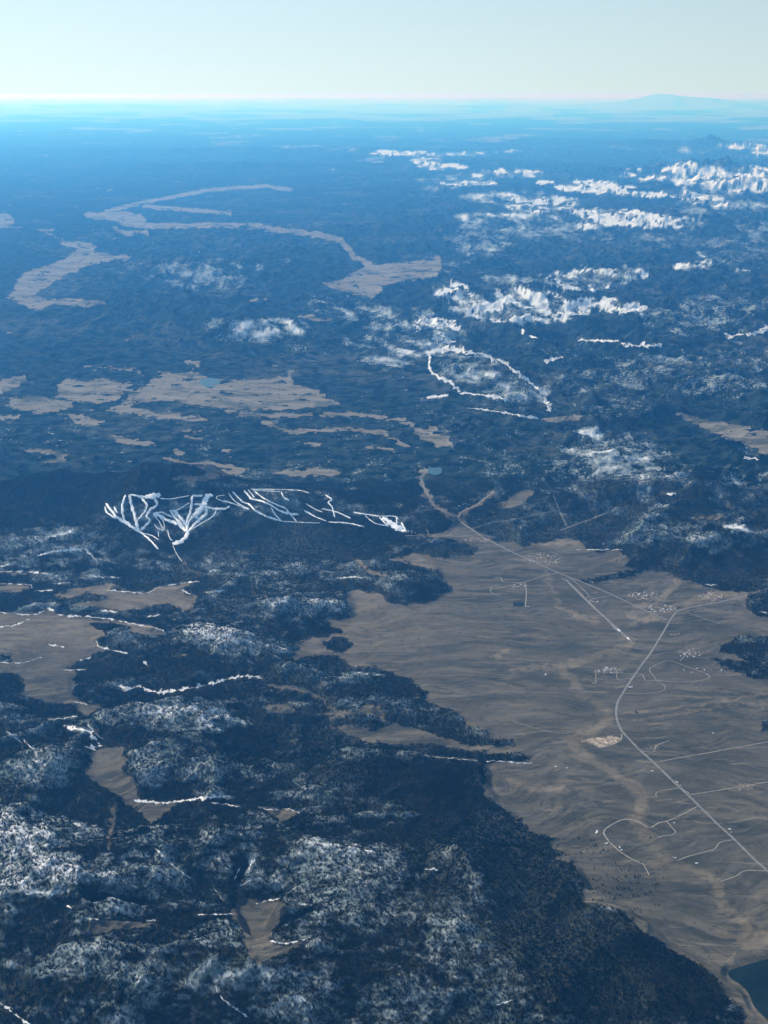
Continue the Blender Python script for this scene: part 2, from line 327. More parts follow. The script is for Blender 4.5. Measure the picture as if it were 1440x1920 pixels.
# snow banks, drifts and painted roadside glints: points, width px
BANKS_GLINTS = [
 ([(215,1283),(240,1292),(262,1287),(285,1296),(318,1297),(345,1292),(372,1288),(400,1281),(428,1273),(460,1268),(492,1271)], 5),
 ([(120,1360),(140,1366),(165,1371),(178,1384),(186,1396)], 8), ([(160,1402),(175,1401),(190,1399)], 9), ([(163,1351),(172,1368),(192,1386)], 2),
 ([(252,1500),(275,1503),(300,1505),(330,1503),(360,1499),(395,1495),(432,1494)], 4.5), ([(258,1502),(290,1505)], 6), ([(395,1505),(450,1512)], 2),
 ([(505,1765),(530,1769),(560,1764),(583,1758)], 3.6), ([(480,1695),(500,1690),(525,1684)], 4), ([(450,1662),(470,1650)], 4), ([(560,1695),(585,1698)], 4), ([(465,1632),(478,1608)], 6),
 ([(160,1722),(185,1724)], 4), ([(275,1727),(292,1725)], 4), ([(370,1715),(440,1714)], 2.4), ([(50,1677),(75,1673),(102,1676)], 3.5), ([(125,1698),(135,1703)], 3),
 ([(485,1514),(515,1519),(540,1517),(562,1525)], 3), ([(-10,1072),(50,1072),(95,1077)], 3), ([(-10,1095),(50,1096),(60,1102)], 2), ([(65,1108),(100,1106)], 3), ([(100,1095),(130,1092)], 3),
 ([(-10,1147),(40,1152),(70,1152),(92,1141),(110,1153),(150,1156),(200,1160),(250,1170),(300,1180),(310,1190)], 2.6), ([(0,1175),(30,1172),(55,1160)], 3), ([(90,1208),(120,1214)], 4), ([(0,1242),(40,1243),(80,1232)], 1.5),
 ([(180,1200),(188,1213),(240,1226)], 2.4), ([(118,1257),(135,1256),(162,1255)], 2), ([(150,1238),(170,1233)], 3), ([(188,1145),(220,1148)], 3), ([(200,1107),(240,1110),(275,1112),(300,1101),(345,1093),(372,1090)], 2),
 ([(340,1107),(368,1118)], 2), ([(385,1111),(425,1107)], 2), ([(170,1080),(225,1084)], 2), ([(275,1157),(300,1153)], 3), ([(88,1007),(110,1003),(135,997)], 4), ([(160,1030),(175,1045),(182,1054)], 2.5),
 ([(70,1042),(110,1033),(155,1031)], 3), ([(0,1062),(25,1058)], 2), ([(90,1349),(118,1347),(145,1343)], 3.5), ([(137,1315),(165,1322)], 3), ([(268,1240),(280,1250)], 3),
 ([(797,1416),(810,1418),(850,1422),(895,1426)], 2.4), ([(912,1427),(940,1428),(1000,1432)], 2.2), ([(700,1265),(722,1266)], 2.5), ([(660,1260),(690,1264)], 2), ([(630,1085),(660,1082),(690,1084)], 2),
 ([(1240,925),(1268,926)], 3), ([(1360,987),(1385,990),(1405,996)], 5), ([(1322,1096),(1345,1097)], 2), ([(1080,1031),(1140,1031),(1165,1031)], 1.5), ([(1425,1147),(1440,1150)], 2), ([(1395,858),(1425,862)], 2.5),
 ([(800,661),(815,660),(835,655),(880,661),(912,668),(945,680),(960,692),(985,708),(1005,727),(1027,742)], 4), ([(806,663),(805,690),(820,706),(845,718),(862,735)], 4.5), ([(862,738),(880,738),(935,745),(952,750)], 2.4),
 ([(790,605),(820,603),(845,610),(858,620)], 8), ([(832,622),(815,635),(835,640),(852,640)], 6), ([(1020,745),(1028,758),(1032,772)], 8), ([(1165,643),(1190,648),(1215,648),(1240,645)], 3.5), ([(1020,678),(1055,669)], 3), ([(1085,638),(1160,640)], 1.2),
 ([(978,615),(982,628)], 5), ([(992,630),(1008,635)], 2), ([(1362,632),(1378,629)], 5), ([(1378,629),(1420,624),(1440,617)], 2.5), ([(1425,620),(1445,612)], 5), ([(800,745),(840,742)], 4), ([(875,765),(920,770),(1010,785)], 1.4),
 ([(440,1680),(436,1700)], 0), ([(1265,1463),(1271,1469)], 2.5), ([(1273,1471),(1290,1488)], 2.5), ([(1298,1497),(1306,1505)], 2.5), ([(400,1840),(415,1870),(440,1890),(468,1910)], 2.5), ([(0,1880),(25,1900),(60,1925)], 4),  # three dashes along the highway paint a roadside rail's glint in snow material
 ([(290,1590),(320,1620),(358,1648)], 1.8), ([(400,1665),(420,1690)], 1.2), ([(44,1385),(55,1400),(65,1405),(70,1420)], 1.6), ([(10,1370),(40,1392),(42,1405)], 1.2), ([(930,1885),(960,1875)], 3), ([(450,1625),(440,1650)], 2),
 ([(797,1630),(822,1630)], 3),
]
# relief: crest seen at (u,v), height, radius across, radius in depth
HILLS = [
 (235,925,440,1700,1500),(395,927,450,1500,1450),(320,935,360,1500,1200),(560,922,300,2600,1000),(700,955,220,2400,800),(60,905,420,3200,1300),(-150,950,400,2500,1500),
 (60,1535,230,1000,420),(40,1598,230,1000,380),(250,1600,260,1000,600),(330,1335,250,1500,380),(150,1295,0,100,100),(300,1420,230,1100,420),(640,1590,300,1500,750),(880,1620,220,800,600),
 (520,1300,180,1500,350),(90,1690,210,1300,350),(260,1770,220,1500,400),(560,1740,200,800,420),(820,1780,220,900,600),(690,1760,140,500,400),(420,1600,120,500,400),
 (60,1420,220,900,500),(600,1420,240,1200,420),(420,1200,230,1400,700),(560,1100,200,1600,900),(120,1010,180,2200,800),(760,1090,180,900,700),(780,1450,200,1700,500),(1000,1640,200,900,500),
 (1150,1730,160,800,400),(450,1850,240,1500,400),(100,1850,230,1500,400),(1000,1860,240,1200,500),(1250,1860,160,800,400),
 (1150,860,420,2600,2000),(1280,920,300,2000,1500),(1360,990,300,2200,1300),(1220,1010,220,1800,1200),(1050,950,160,2500,1200),(1000,690,350,3500,2500),(880,700,300,2500,2000),
 (500,605,480,1800,1300),(410,612,330,2000,1500),(250,560,420,6000,3500),(380,490,520,5500,3000),(560,470,350,5000,3000),(130,600,200,5000,2500),
 (845,532,480,1500,1500),(880,560,260,2500,1500),(970,545,450,2800,1800),(1020,548,360,2500,1500),(1110,560,460,3000,1500),(1190,570,460,1800,1400),(1120,515,420,5000,2000),(1200,505,450,2200,1800),(1305,490,480,2000,2000),
 (1200,640,300,6000,2500),(1380,600,500,6000,3500),(1380,720,350,4000,3000),(1200,760,250,4000,2500),
 (1200,400,800,7000,4500),(1140,395,500,6000,4000),(1290,410,650,4500,3500),(1150,345,600,9000,4000),(1210,355,600,7000,4000),(1310,365,600,6000,4000),(1170,318,700,5000,3500),
 (1284,304,1500,3800,4500),(1280,328,900,4500,4500),(1340,320,1200,4500,5000),(1400,320,1200,7000,6000),(1370,345,900,6000,5000),(1440,335,1200,7000,6000),(1380,268,1500,9000,8000),(1425,276,1300,9000,8000),(1320,272,1100,5000,6000),(1500,300,1400,15000,9000),
 (1230,262,1300,12000,10000),(870,300,900,14000,8000),(800,292,800,9000,8000),(720,288,800,8000,6000),(950,320,650,14000,6000),(900,350,550,12000,8000),(430,305,700,12000,8000),(560,275,800,40000,12000),(980,380,450,14000,8000),
(1000,262,500,40000,20000),(400,430,250,9000,4000),(290,400,260,7000,4000),(180,425,300,4500,3000),(660,430,300,15000,8000),
 (330,1010,0,1,1),
]
# regional roughness of the land (centre, radii, amplitude m); outside: mountains 150
AMPS = [(1150,1300,260,170,26),(1350,1550,260,260,22),(1000,1200,200,120,28),(450,740,330,50,18),(200,330,420,90,60),(500,250,1200,35,60),(100,520,160,80,60),(300,1500,420,320,230),(800,1700,300,250,170),
        (330,1040,330,80,170),(1100,620,330,120,380),(1340,340,180,50,520),(1150,380,150,50,260),(860,320,200,60,260),(1250,870,260,130,330),(400,590,240,60,300),(300,500,200,50,340),(560,470,120,40,320),(700,900,300,60,80),(720,215,2000,20,120),(850,450,150,60,350),(600,680,200,30,160),(60,660,150,40,160)]
# snow cover: centre, radii (px), amount
SNOW = [(60,1560,150,36,.62),(60,1632,125,36,.66),(190,1560,60,14,.40),(260,1650,110,60,.44),(330,1600,110,45,.30),(350,1680,90,30,.28),(640,1630,130,58,.50),(700,1690,110,55,.34),(860,1680,60,45,.32),(860,1760,90,50,.38),(930,1860,80,60,.36),(620,1740,80,40,.30),
 (150,1800,160,30,.40),(280,1810,90,30,.42),(400,1830,70,30,.42),(540,1860,100,40,.44),(620,1830,40,30,.42),(760,1880,110,40,.40),(300,1890,90,40,.3),(420,1750,80,22,.36),(480,1790,30,14,.0),(480,1650,25,50,.5),(520,1655,20,15,.6),
 (320,1345,90,22,.50),(400,1350,60,20,.48),(440,1350,40,16,.36),(300,1440,110,45,.34),(400,1460,80,35,.30),(50,1450,60,25,.42),(90,1480,50,20,.44),(180,1340,30,20,.3),(240,1290,60,18,.28),(500,1330,30,14,.2),(490,1430,60,35,.38),(560,1480,60,35,.36),(530,1500,40,20,.45),
 (640,1480,50,25,.40),(700,1500,60,30,.36),(740,1530,50,20,.36),(560,1390,60,20,.32),(470,1560,30,30,.5),(700,1320,80,30,.22),(500,1180,60,40,.42),(560,1150,80,40,.36),(420,1180,60,40,.44),(380,1160,30,25,.5),(360,1200,15,30,.5),(440,1230,50,25,.38),(340,1150,40,20,.36),
 (600,1060,110,30,.36),(520,1080,60,25,.34),(540,1210,50,18,.42),(400,1060,50,20,.46),(270,1050,90,22,.46),(150,1040,110,25,.44),(120,1005,80,20,.42),(40,1035,60,30,.38),(260,990,120,22,.30),(230,960,60,25,.36),(100,1080,90,14,.40),(60,1130,60,12,.3),(400,975,30,20,.36),
 (330,975,90,35,.48),(300,1000,40,20,.5),(540,950,90,22,.36),(640,940,60,20,.32),(760,950,90,30,.16),(560,925,80,8,.4),(640,1270,60,12,.36),
 (1120,830,60,30,.62),(1170,860,90,50,.52),(1240,890,70,45,.54),(1110,815,30,16,.75),(1180,810,50,12,.6),(1090,870,80,40,.34),(1200,960,80,40,.34),(1300,1000,60,25,.36),(1270,985,30,14,.4),(1380,990,25,8,.8),(1350,1040,80,40,.30),(1400,900,60,70,.30),(1300,930,60,20,.32),(1050,910,90,30,.30),(950,870,60,30,.28),
 (880,690,60,30,.50),(900,700,40,16,.62),(850,690,30,20,.45),(720,680,50,14,.55),(780,655,60,16,.66),(960,735,50,20,.52),(1000,740,30,20,.46),(740,610,60,10,.5),(800,608,60,8,.7),(840,625,30,14,.6),(700,640,80,16,.36),(680,585,90,14,.50),(760,590,60,14,.40),(620,560,60,10,.30),
 (1180,700,60,40,.30),(1060,640,90,30,.26),(1100,700,120,40,.26),(1300,680,120,30,.30),(1350,720,90,25,.34),(1350,580,100,40,.34),(1260,600,60,40,.34),(1330,560,60,30,.34),(1400,670,60,30,.26),(1150,760,80,25,.26),(600,650,60,30,.26),
 (480,618,60,22,.64),(530,615,45,18,.66),(430,625,40,18,.4),(400,610,30,14,.4),(360,505,60,14,.44),(420,500,80,14,.40),(390,525,80,20,.36),(530,490,16,6,.5),(280,510,80,25,.20),
 (845,545,34,22,.72),(880,560,40,14,.66),(930,540,30,12,.3),(900,580,60,12,.70),(955,575,70,14,.80),(970,555,50,16,.96),(1010,560,45,18,.95),(1050,580,60,12,.82),(1100,568,50,10,.92),(1140,570,20,16,.96),(1180,578,32,10,1.),(990,598,80,8,.8),(930,590,70,9,.7),
 (1060,518,40,9,.84),(1110,508,40,7,.76),(1150,520,60,12,.62),(1195,515,20,12,1.),(1100,540,50,6,.76),(1060,532,30,6,.6),(1160,505,50,8,.6),(960,525,60,10,.5),(1310,497,45,7,1.),(1280,503,25,5,.9),(1390,507,20,4,.7),(1320,477,20,6,.6),
 (900,470,50,10,.5),(930,455,40,10,.45),(840,500,60,15,.3),(940,410,90,14,.60),(1000,385,60,14,.7),(1040,380,50,14,.70),(960,370,90,12,.58),(1060,420,60,14,.55),(1080,445,80,14,.36),(900,440,90,20,.36),(1000,420,90,30,.46),(1250,450,80,16,.36),(1380,470,80,30,.36),(1410,430,40,16,.5),
 (1120,400,50,10,.95),(1170,403,60,10,1.),(1220,415,60,13,1.),(1290,418,40,11,1.),(1150,415,60,10,.9),(1110,425,30,9,.7),
 (1070,352,32,7,1.),(1110,343,45,6,1.),(1150,350,45,5,1.),(1130,360,50,5,1.),(1200,364,45,5,1.),(1225,365,28,6,1.),(1285,366,28,7,1.),(1320,376,40,8,1.),(1350,384,20,5,.9),(1170,328,24,5,.9),(1190,318,20,3,.9),(1270,318,20,8,.9),(1220,335,30,3,.9),(1240,333,22,4,1.),
 (1285,312,24,12,.9),(1260,318,22,6,1.),(1283,338,26,14,.85),(1340,325,40,18,.85),(1370,340,60,22,.72),(1410,320,50,8,.95),(1400,350,50,12,.72),(1420,335,40,9,.95),(1365,273,22,7,.8),(1400,275,40,7,.85),(1430,283,25,6,.8),(1300,283,30,6,.5),(1330,360,50,14,.5),(1270,385,40,8,.6),(1300,395,30,8,.5),(1400,390,60,14,.5),
 (1022,342,18,4,.9),(1060,328,20,3,.5),(720,287,30,5,.8),(760,290,30,4,.8),(800,300,30,8,.75),(830,312,50,7,.75),(780,287,40,4,.7),(850,290,60,4,.66),(890,286,22,3,.8),(960,322,60,5,.72),(900,330,60,8,.6),(980,330,30,5,.7),(880,343,60,5,.75),(820,335,40,8,.6),(820,355,40,8,.4),(700,300,30,6,.5),(960,283,40,3,.5),(1050,328,30,3,.4),(1170,275,30,6,.3),
 (620,318,8,3,.6),(560,275,50,4,.4),(640,280,40,5,.4),(400,470,60,14,.1),
 (820,740,60,20,.2),(680,730,50,16,.16),(420,850,260,30,.14),(150,700,120,30,.10),(700,860,200,40,.16)]
# dense dark forest where nearly no snow shows
DARK = [(120,930,150,40,1),(60,890,160,40,1),(400,1010,40,22,.8),(460,1000,60,14,1),(330,1238,120,22,1),(240,1250,90,14,.9),(480,1300,160,10,.6),(640,1440,140,30,.7),(850,1480,120,70,.75),(780,1460,160,40,.8),(950,1600,130,50,.9),(1050,1660,80,40,.9),(1150,1750,80,40,.8),(1120,1830,170,70,.92),(1260,1850,120,60,.95),(1050,1740,100,50,.85),
        (100,1520,110,10,.9),(180,1480,160,12,.6),(130,1592,90,5,.85),(200,1590,80,12,.8),(150,1660,90,8,.8),(380,1715,120,8,.7),(350,1795,170,10,.5),(650,1820,30,20,.9),(430,1870,60,20,.6),(100,1850,120,20,.7),(520,1740,30,10,.7),(760,1550,100,12,.6),(640,1570,80,8,.5),(350,1500,120,8,.4),(450,1380,120,8,.5),(720,1380,60,10,.5),
        (1320,520,70,25,1),(1230,550,60,14,.8),(1230,428,0.1,0.1,.1),(1280,398,90,3,.4),(1350,430,70,9,.9),(1100,615,120,10,.9),(1000,625,60,14,.7),(1080,680,60,14,.6),(950,650,60,8,.8),(1150,388,60,3,.9),(1250,386,60,5,.85),(1200,380,80,4,.6),(1100,1000,80,20,.5),(1240,1040,60,22,.95),(1330,1080,70,20,.85),(1200,1060,30,8,.9),(900,960,50,16,.9),(830,900,60,20,.6),(660,980,90,20,.8),(700,1000,60,12,.8),(780,1100,50,25,.8),(620,1180,20,10,.5),
        (700,930,120,12,.6),(540,850,200,12,.3),(200,650,200,40,1),(250,600,120,30,.9),(60,600,60,60,1),(60,480,30,30,1),(500,690,200,16,1),(640,720,60,20,.9),(660,500,40,30,.9),(540,470,50,12,.7),(400,400,0.1,0.1,0),(1280,800,120,30,.7),(1180,800,40,4,.3),(1340,860,60,25,.7),(1420,760,40,30,.4),(760,560,50,8,.8),(860,520,20,8,.5),(1150,470,100,12,.8),(1000,480,80,12,.6)]
# grass colour: tan damp-ground bands
CREEK = [([(1170,1195),(1185,1205),(1170,1213),(1130,1227),(1085,1240),(1045,1254)], 14), ([(1045,1254),(1070,1270),(1080,1290),(1100,1312),(1130,1322),(1142,1340),(1132,1358),(1105,1375)], 17), ([(1105,1375),(1060,1388),(1080,1402),(1110,1425),(1145,1448),(1180,1468)], 15),
         ([(1180,1468),(1205,1490),(1200,1515),(1190,1540),(1215,1565),(1225,1590),(1245,1610)], 22), ([(1215,1620),(1250,1622),(1290,1625),(1320,1640),(1350,1655)], 14), ([(1345,1660),(1350,1690),(1375,1715),(1400,1735)], 18), ([(1400,1760),(1480,1755),(1550,1745)], 34), ([(1350,1750),(1385,1758),(1400,1775)], 10),
         ([(1025,1075),(1035,1105),(1050,1140),(1080,1155),(1120,1165)], 10), ([(1210,1165),(1180,1155),(1190,1140),(1240,1125),(1270,1090)], 9), ([(1180,1172),(1230,1158)], 8), ([(930,1235),(950,1218)], 8), ([(960,1465),(1000,1478),(1060,1480)], 12), ([(1240,1330),(1330,1318),(1440,1300)], 5), ([(1180,1352),(1260,1340),(1350,1325),(1440,1315)], 4),
         ([(1020,1015),(1080,1020)], 10), ([(1085,1070),(1160,1050)], 6), ([(1290,1130),(1360,1112),(1420,1125)], 12), ([(1360,1880),(1395,1880),(1430,1915),(1460,1950)], 18), ([(1375,1790),(1365,1810),(1380,1830),(1400,1850),(1412,1885)], 7),([(960,1255),(1020,1250),(1045,1256)],8)]
DUSK = [(1160,1240,60,20),(1060,1210,60,16),(1090,1320,50,25),(1130,1430,40,20),(1210,1580,60,30),(1190,1660,50,18),(1290,1240,80,14),(1240,1380,60,20),(1250,1460,60,20),(1320,1620,50,20),(960,1160,50,14),(990,1090,80,12),(1330,1430,90,14),(1300,1180,60,10),(1080,1120,60,12),(1350,1360,70,20),(1010,1270,60,12),(1380,1560,50,25),(1120,1060,60,8),(1090,1500,70,14),(1300,1700,60,25),(1400,1640,50,12)]
PIT = [(1093,1388),(1120,1382),(1145,1380),(1163,1382),(1162,1388),(1140,1397),(1122,1401),(1108,1394)]

# ------------------------------------------------------------------ terrain grid (polar about the point under the camera)
vs = np.arange(1965, 192.0, -1.6)
el = np.arctan((960 - vs) / F) - PITCH
r_f = H / np.tan(-el)
rr = np.concatenate([[300, 2500, 5000, 7000, 8500, 9300], r_f[(r_f > 9800) & (r_f < 1.3e6)], [1.35e6, 1.8e6, 3.0e6]])
NR = len(rr)
a_f = np.arange(-21.2, 21.21, 0.047)
az = np.radians(np.concatenate([np.arange(-88, -22, 3.0), a_f, np.arange(22.2, 89, 3.0)]))
NC = len(az)
AZ, RR = np.meshgrid(az, rr)
X = (RR * np.sin(AZ)).ravel(); Y = (RR * np.cos(AZ)).ravel()
U0, VV0 = project(X, Y, np.zeros_like(X))

def open_field(U, V, w):
    sd = np.full(U.shape, -400.0)
    for nm, P, lb in MEADOWS: sd = np.maximum(sd, poly_sd(P, U, V, w * 2.2))
    for pts, wd in BANDS: sd = np.maximum(sd, wd * 0.5 - line_d(pts, U, V, w * 2.2 + wd))
    for P in FOREST_PATCH: sd = np.minimum(sd, -poly_sd(P, U, V, w * 2.2) )
    return np.clip(0.5 + sd / (2 * w), 0, 1)

flat = open_field(U0, VV0, 14)
flat_in = sstep(0.1, 0.95, flat)
num = np.full(X.shape, 210.0 * 0.02); den = np.full(X.shape, 0.02)
for u, v, ru, rv, a in AMPS:
    w = np.exp(-((U0 - u) / ru) ** 2 - ((VV0 - v) / rv) ** 2)
    num += w * a; den += w
amp = num / den
rough = ridged(X / 2900 + 0.35 * fbm(X / 4000, Y / 4000, 2, 33), Y / 3300, 6, 3, 0.5) - 0.35
fine = fbm(X / 700, Y / 520, 4, 21, 0.55)
# small drainage lines on the grassland, falling towards the creek
gx, gy = X * 0.94 + Y * 0.34, Y * 0.94 - X * 0.34
gully = ridged(gx / 1500 + 0.9 * fbm(X / 1100, Y / 1100, 3, 5), gy / 360 + 0.9 * fbm(X / 900 + 5, Y / 900, 3, 15), 4, 41, 0.55)
Z = amp * (rough * 1.5 + fine * 0.42) * (1 - 0.9 * flat_in)
Z += flat_in * (gully * 13 + fbm(X / 2500, Y / 1500, 4, 51) * 26)
hz = np.zeros_like(X); hz_ski = np.zeros_like(X)
for u, v, h, rx, ry in HILLS:
    if h <= 0: continue
    if v > 1030: h *= 1.45; rx *= 0.85; ry *= 1.65
    cx, cy = at_z(u, v, h)
    q = ((X - cx) / rx) ** 2 + ((Y - cy) / ry) ** 2
    m = q < 9
    (hz_ski if 900 < v < 960 and u < 720 else hz)[m] += h * np.exp(-q[m])
spur = ridged(X / 2600 + 3, Y / 2600, 5, 77, 0.5)
rx_, ry_ = X * math.cos(0.5) + Y * math.sin(0.5), Y * math.cos(0.5) - X * math.sin(0.5)
rib = ridged(rx_ / 1100 + 0.5 * fbm(X / 2500, Y / 2500, 2, 8), ry_ / 3600, 4, 93, 0.5)
rib_far = ridged(rx_ / 3200 + 0.5 * fbm(X / 9000, Y / 9000, 2, 8), ry_ / 9000, 5, 97, 0.55)
spur_far = ridged(X / 5200 + 3, Y / 5200, 6, 87, 0.58)
farr = RR.ravel() > 90000
sp = np.where(farr, spur_far, spur)
midr = sstep(38000, 45000, RR.ravel())
Z += hz * np.where(farr, 0.74 + 0.30 * sp + 0.22 * rib_far, 0.80 + 0.30 * sp + midr * 0.34 * rib) * (1 - 0.5 * flat_in)
Z += hz_ski * (0.80 + 0.34 * spur) * (1 - 0.9 * flat_in * sstep(0.6, 0.2, hz_ski / 400))
for u, z_, rx, ry in ((1130, 2600, 26000, 50000), (1200, 5600, 17000, 40000), (1235, 3600, 16000, 40000), (1290, 4600, 20000, 40000), (1430, 4300, 52000, 50000), (960, 1900, 50000, 40000), (230, 2400, 60000, 50000), (740, 2200, 40000, 50000)):
    yy = 9.6e5; xx = (u - 720) / F * yy
    Z += z_ * np.exp(-((X - xx) / rx) ** 2 - ((Y - yy) / ry) ** 2)
lake0 = np.clip(0.5 + poly_sd(LAKE, U0, VV0, 40) / 40, 0, 1)
Z = Z * (1 - sstep(0.05, 0.5, lake0)) - 30 * sstep(0.05, 0.5, lake0)
Z = np.minimum(Z, 8800.0)
ZG = Z.reshape(NR, NC)

def zat(x, y):
    a = np.arctan2(x, y); r = np.hypot(x, y)
    fi = np.interp(r, rr, np.arange(NR)); fj = np.interp(a, az, np.arange(NC))
    i = np.minimum(fi.astype(int), NR - 2); j = np.minimum(fj.astype(int), NC - 2)
    ti, tj = fi - i, fj - j
    return (ZG[i, j] * (1 - ti) * (1 - tj) + ZG[i + 1, j] * ti * (1 - tj) + ZG[i, j + 1] * (1 - ti) * tj + ZG[i + 1, j + 1] * ti * tj)
def gat(G, x, y):
    a = np.arctan2(x, y); r = np.hypot(x, y)
    i = np.clip(np.rint(np.interp(r, rr, np.arange(NR))).astype(int), 0, NR - 1)
    j = np.clip(np.rint(np.interp(a, az, np.arange(NC))).astype(int), 0, NC - 1)
    return G[i, j]
def cast(u, v):
    """where the line of sight through a photo pixel meets the land"""
    dx, dy, dz = ray(u, v)
    dx, dy, dz = [np.broadcast_to(q, np.shape(u)).astype(float) for q in (dx, dy, dz)]
    a = np.arctan2(dx, dy); g = np.hypot(dx, dy); t = dz / g
    xs = np.empty(len(a)); ys = np.empty(len(a))
    for k in range(len(a)):
        fj = np.interp(a[k], az, np.arange(NC)); j = min(int(fj), NC - 2); tj = fj - j
        e = ((ZG[:, j] * (1 - tj) + ZG[:, j + 1] * tj) - H) / rr
        idx = int(np.argmax(e >= t[k]))
        if idx == 0: r = rr[-1] if e[0] < t[k] else rr[0]
        else:
            e0, e1 = e[idx - 1], e[idx]
            r = rr[idx - 1] + (rr[idx] - rr[idx - 1]) * (t[k] - e0) / (e1 - e0)
        xs[k] = r * math.sin(a[k]); ys[k] = r * math.cos(a[k])
    return xs, ys

# land cover from where each vertex really lies
U, V = project(X, Y, Z)
def blur(G, n, axis):
    P_ = np.pad(G, [(n, n) if k == axis else (0, 0) for k in (0, 1)], mode='edge')
    C_ = np.cumsum(np.insert(P_, 0, 0, axis=axis), axis=axis)
    L_ = G.shape[axis]; w_ = 2 * n + 1
    return (np.take(C_, np.arange(w_, w_ + L_), axis=axis) - np.take(C_, np.arange(0, L_), axis=axis)) / w_
ZB = blur(blur(ZG, 26, 0), 40, 1)
topo = np.clip((ZG - ZB).ravel() / 130.0, -1, 1)
wx = fbm(U / 22, V / 11, 5, 61, 0.68) * 15; wy = fbm(U / 22 + 9, V / 11, 5, 67, 0.68) * 7.5
wscale = np.clip((V - 150) / 420, 0.2, 1.0)
UW, VW = U + wx * wscale, V + wy * wscale
owner = np.full(X.shape, -1, dtype=int)
sd = np.full(X.shape, -30.0)
for k, (nm, P, lb) in enumerate(MEADOWS):
    s = poly_sd(P, UW, VW, 12)
    owner[(s > 0) & (owner < 0)] = k
    sd = np.maximum(sd, s)
for pts, wd in BANDS: sd = np.maximum(sd, wd * 0.5 - line_d(pts, UW, VW, 9 + wd))
for P in FOREST_PATCH:
    s = poly_sd(P, UW, VW, 9); sd = np.minimum(sd, -s)
edge_w = np.clip((V - 150) / 70, 1.8, 7.0) * (1 - 0.25 * sstep(900, 1200, V))
opn = np.clip(0.5 + sd / (2 * edge_w), 0, 1)
# scattered little clearings and hazy far fields
far = sstep(330, 215, V)
strip = fbm(U / 170, V / 7 + 40, 5, 71, 0.6)
opn = np.maximum(opn, far * sstep(0.02, 0.30, strip) * 0.95)
opn = np.maximum(opn, sstep(250, 205, V) * sstep(-0.30, 0.10, strip))
left_far = sstep(560, 470, V) * sstep(700, 350, U) * sstep(250, 300, V)
opn = np.maximum(opn, left_far * sstep(0.34, 0.42, fbm(U / 60, V / 5 + 9, 4, 73, 0.6)) * 0.6)
mid = sstep(900, 850, V) * sstep(560, 640, V) * sstep(1000, 800, U)
opn = np.where(V < 930, np.minimum(opn, 0.74), opn)
opn = opn - 0.42 * sstep(0.05, 0.38, fbm(U / 34, V / 5.5, 5, 29, 0.65)) * sstep(930, 860, V) * sstep(190, 300, V)
opn = np.maximum(opn, mid * sstep(0.42, 0.48, fbm(U / 38, V / 7 + 19, 4, 75, 0.6)) * 0.8)

UW2, VW2 = U + wx * 1.3 * wscale, V + wy * 1.6 * wscale
snow = np.full(X.shape, 0.10) + 0.10 * sstep(-0.2, 0.35, fbm(U / 90, V / 40, 4, 81, 0.6))
snow *= 1 - 0.45 * sstep(800, 500, V)
snow += 0.08 * sstep(830, 950, V)
snow += 0.14 * sstep(0.1, 0.5, fbm(U / 45, V / 16, 4, 91, 0.65)) * sstep(820, 900, V)
for u, v, ru, rv, a in SNOW:
    if v > 1300: rv *= 1.3; ru *= 0.92
    q = ((UW2 - u) / ru) ** 2 + ((VW2 - v) / rv) ** 2
    m = q < 4
    k = a * (1 - sstep(0.35 if a < .7 else .7, 1.9 if a < .7 else 1.35, q[m]))
    snow[m] = np.maximum(snow[m], k)
for u, v, ru, rv, a in DARK:
    q = ((UW2 - u) / ru) ** 2 + ((VW2 - v) / rv) ** 2
    m = q < 4
    snow[m] *= 1 - 0.85 * a * np.exp(-q[m] * 1.1)
alp0 = np.zeros(X.shape)
for u, v, ru, rv, a in SNOW:
    if a >= 0.7 and v < 640:
        q = ((UW2 - u) / ru) ** 2 + ((VW2 - v) / rv) ** 2
        alp0 = np.maximum(alp0, 1 - sstep(0.6, 1.6, q))
patch = fbm(U / 34, V / 17, 4, 83, 0.6)
snow *= np.clip(0.86 + patch * 1.3, 0.35, 1.25) * (1 - alp0) + np.clip(1.0 + patch * 0.7, 0.6, 1.1) * alp0
nearz = sstep(900, 1100, V)
snow = snow * (1 - nearz) + nearz * np.clip(snow * (1.0 + 0.75 * topo) + 0.10 * topo, 0, 1)
ribv = np.where(farr, rib_far, rib)
tl = sstep(0.10, 0.32, fbm(U / 30, V / 9, 5, 57, 0.65))
snow = snow * (1 - alp0 * np.maximum((1 - sstep(0.05, 0.26, ribv)) * 0.6, tl * 0.85))
snow = snow * (1 - (1 - nearz) * (1 - alp0) * (1 - sstep(0.08, 0.40, ribv)) * 0.6) * (1 + 0.15 * (1 - nearz))
snow = np.where(opn > 0.5, snow * 0.12, snow)
alp = np.zeros(X.shape)
for u, v, ru, rv, a in SNOW:
    if a >= 0.7 and v < 640:
        q = ((UW2 - u) / ru) ** 2 + ((VW2 - v) / rv) ** 2
        alp = np.maximum(alp, 1 - sstep(1.0, 3.0, q))

snow = np.clip(snow, 0, 1)

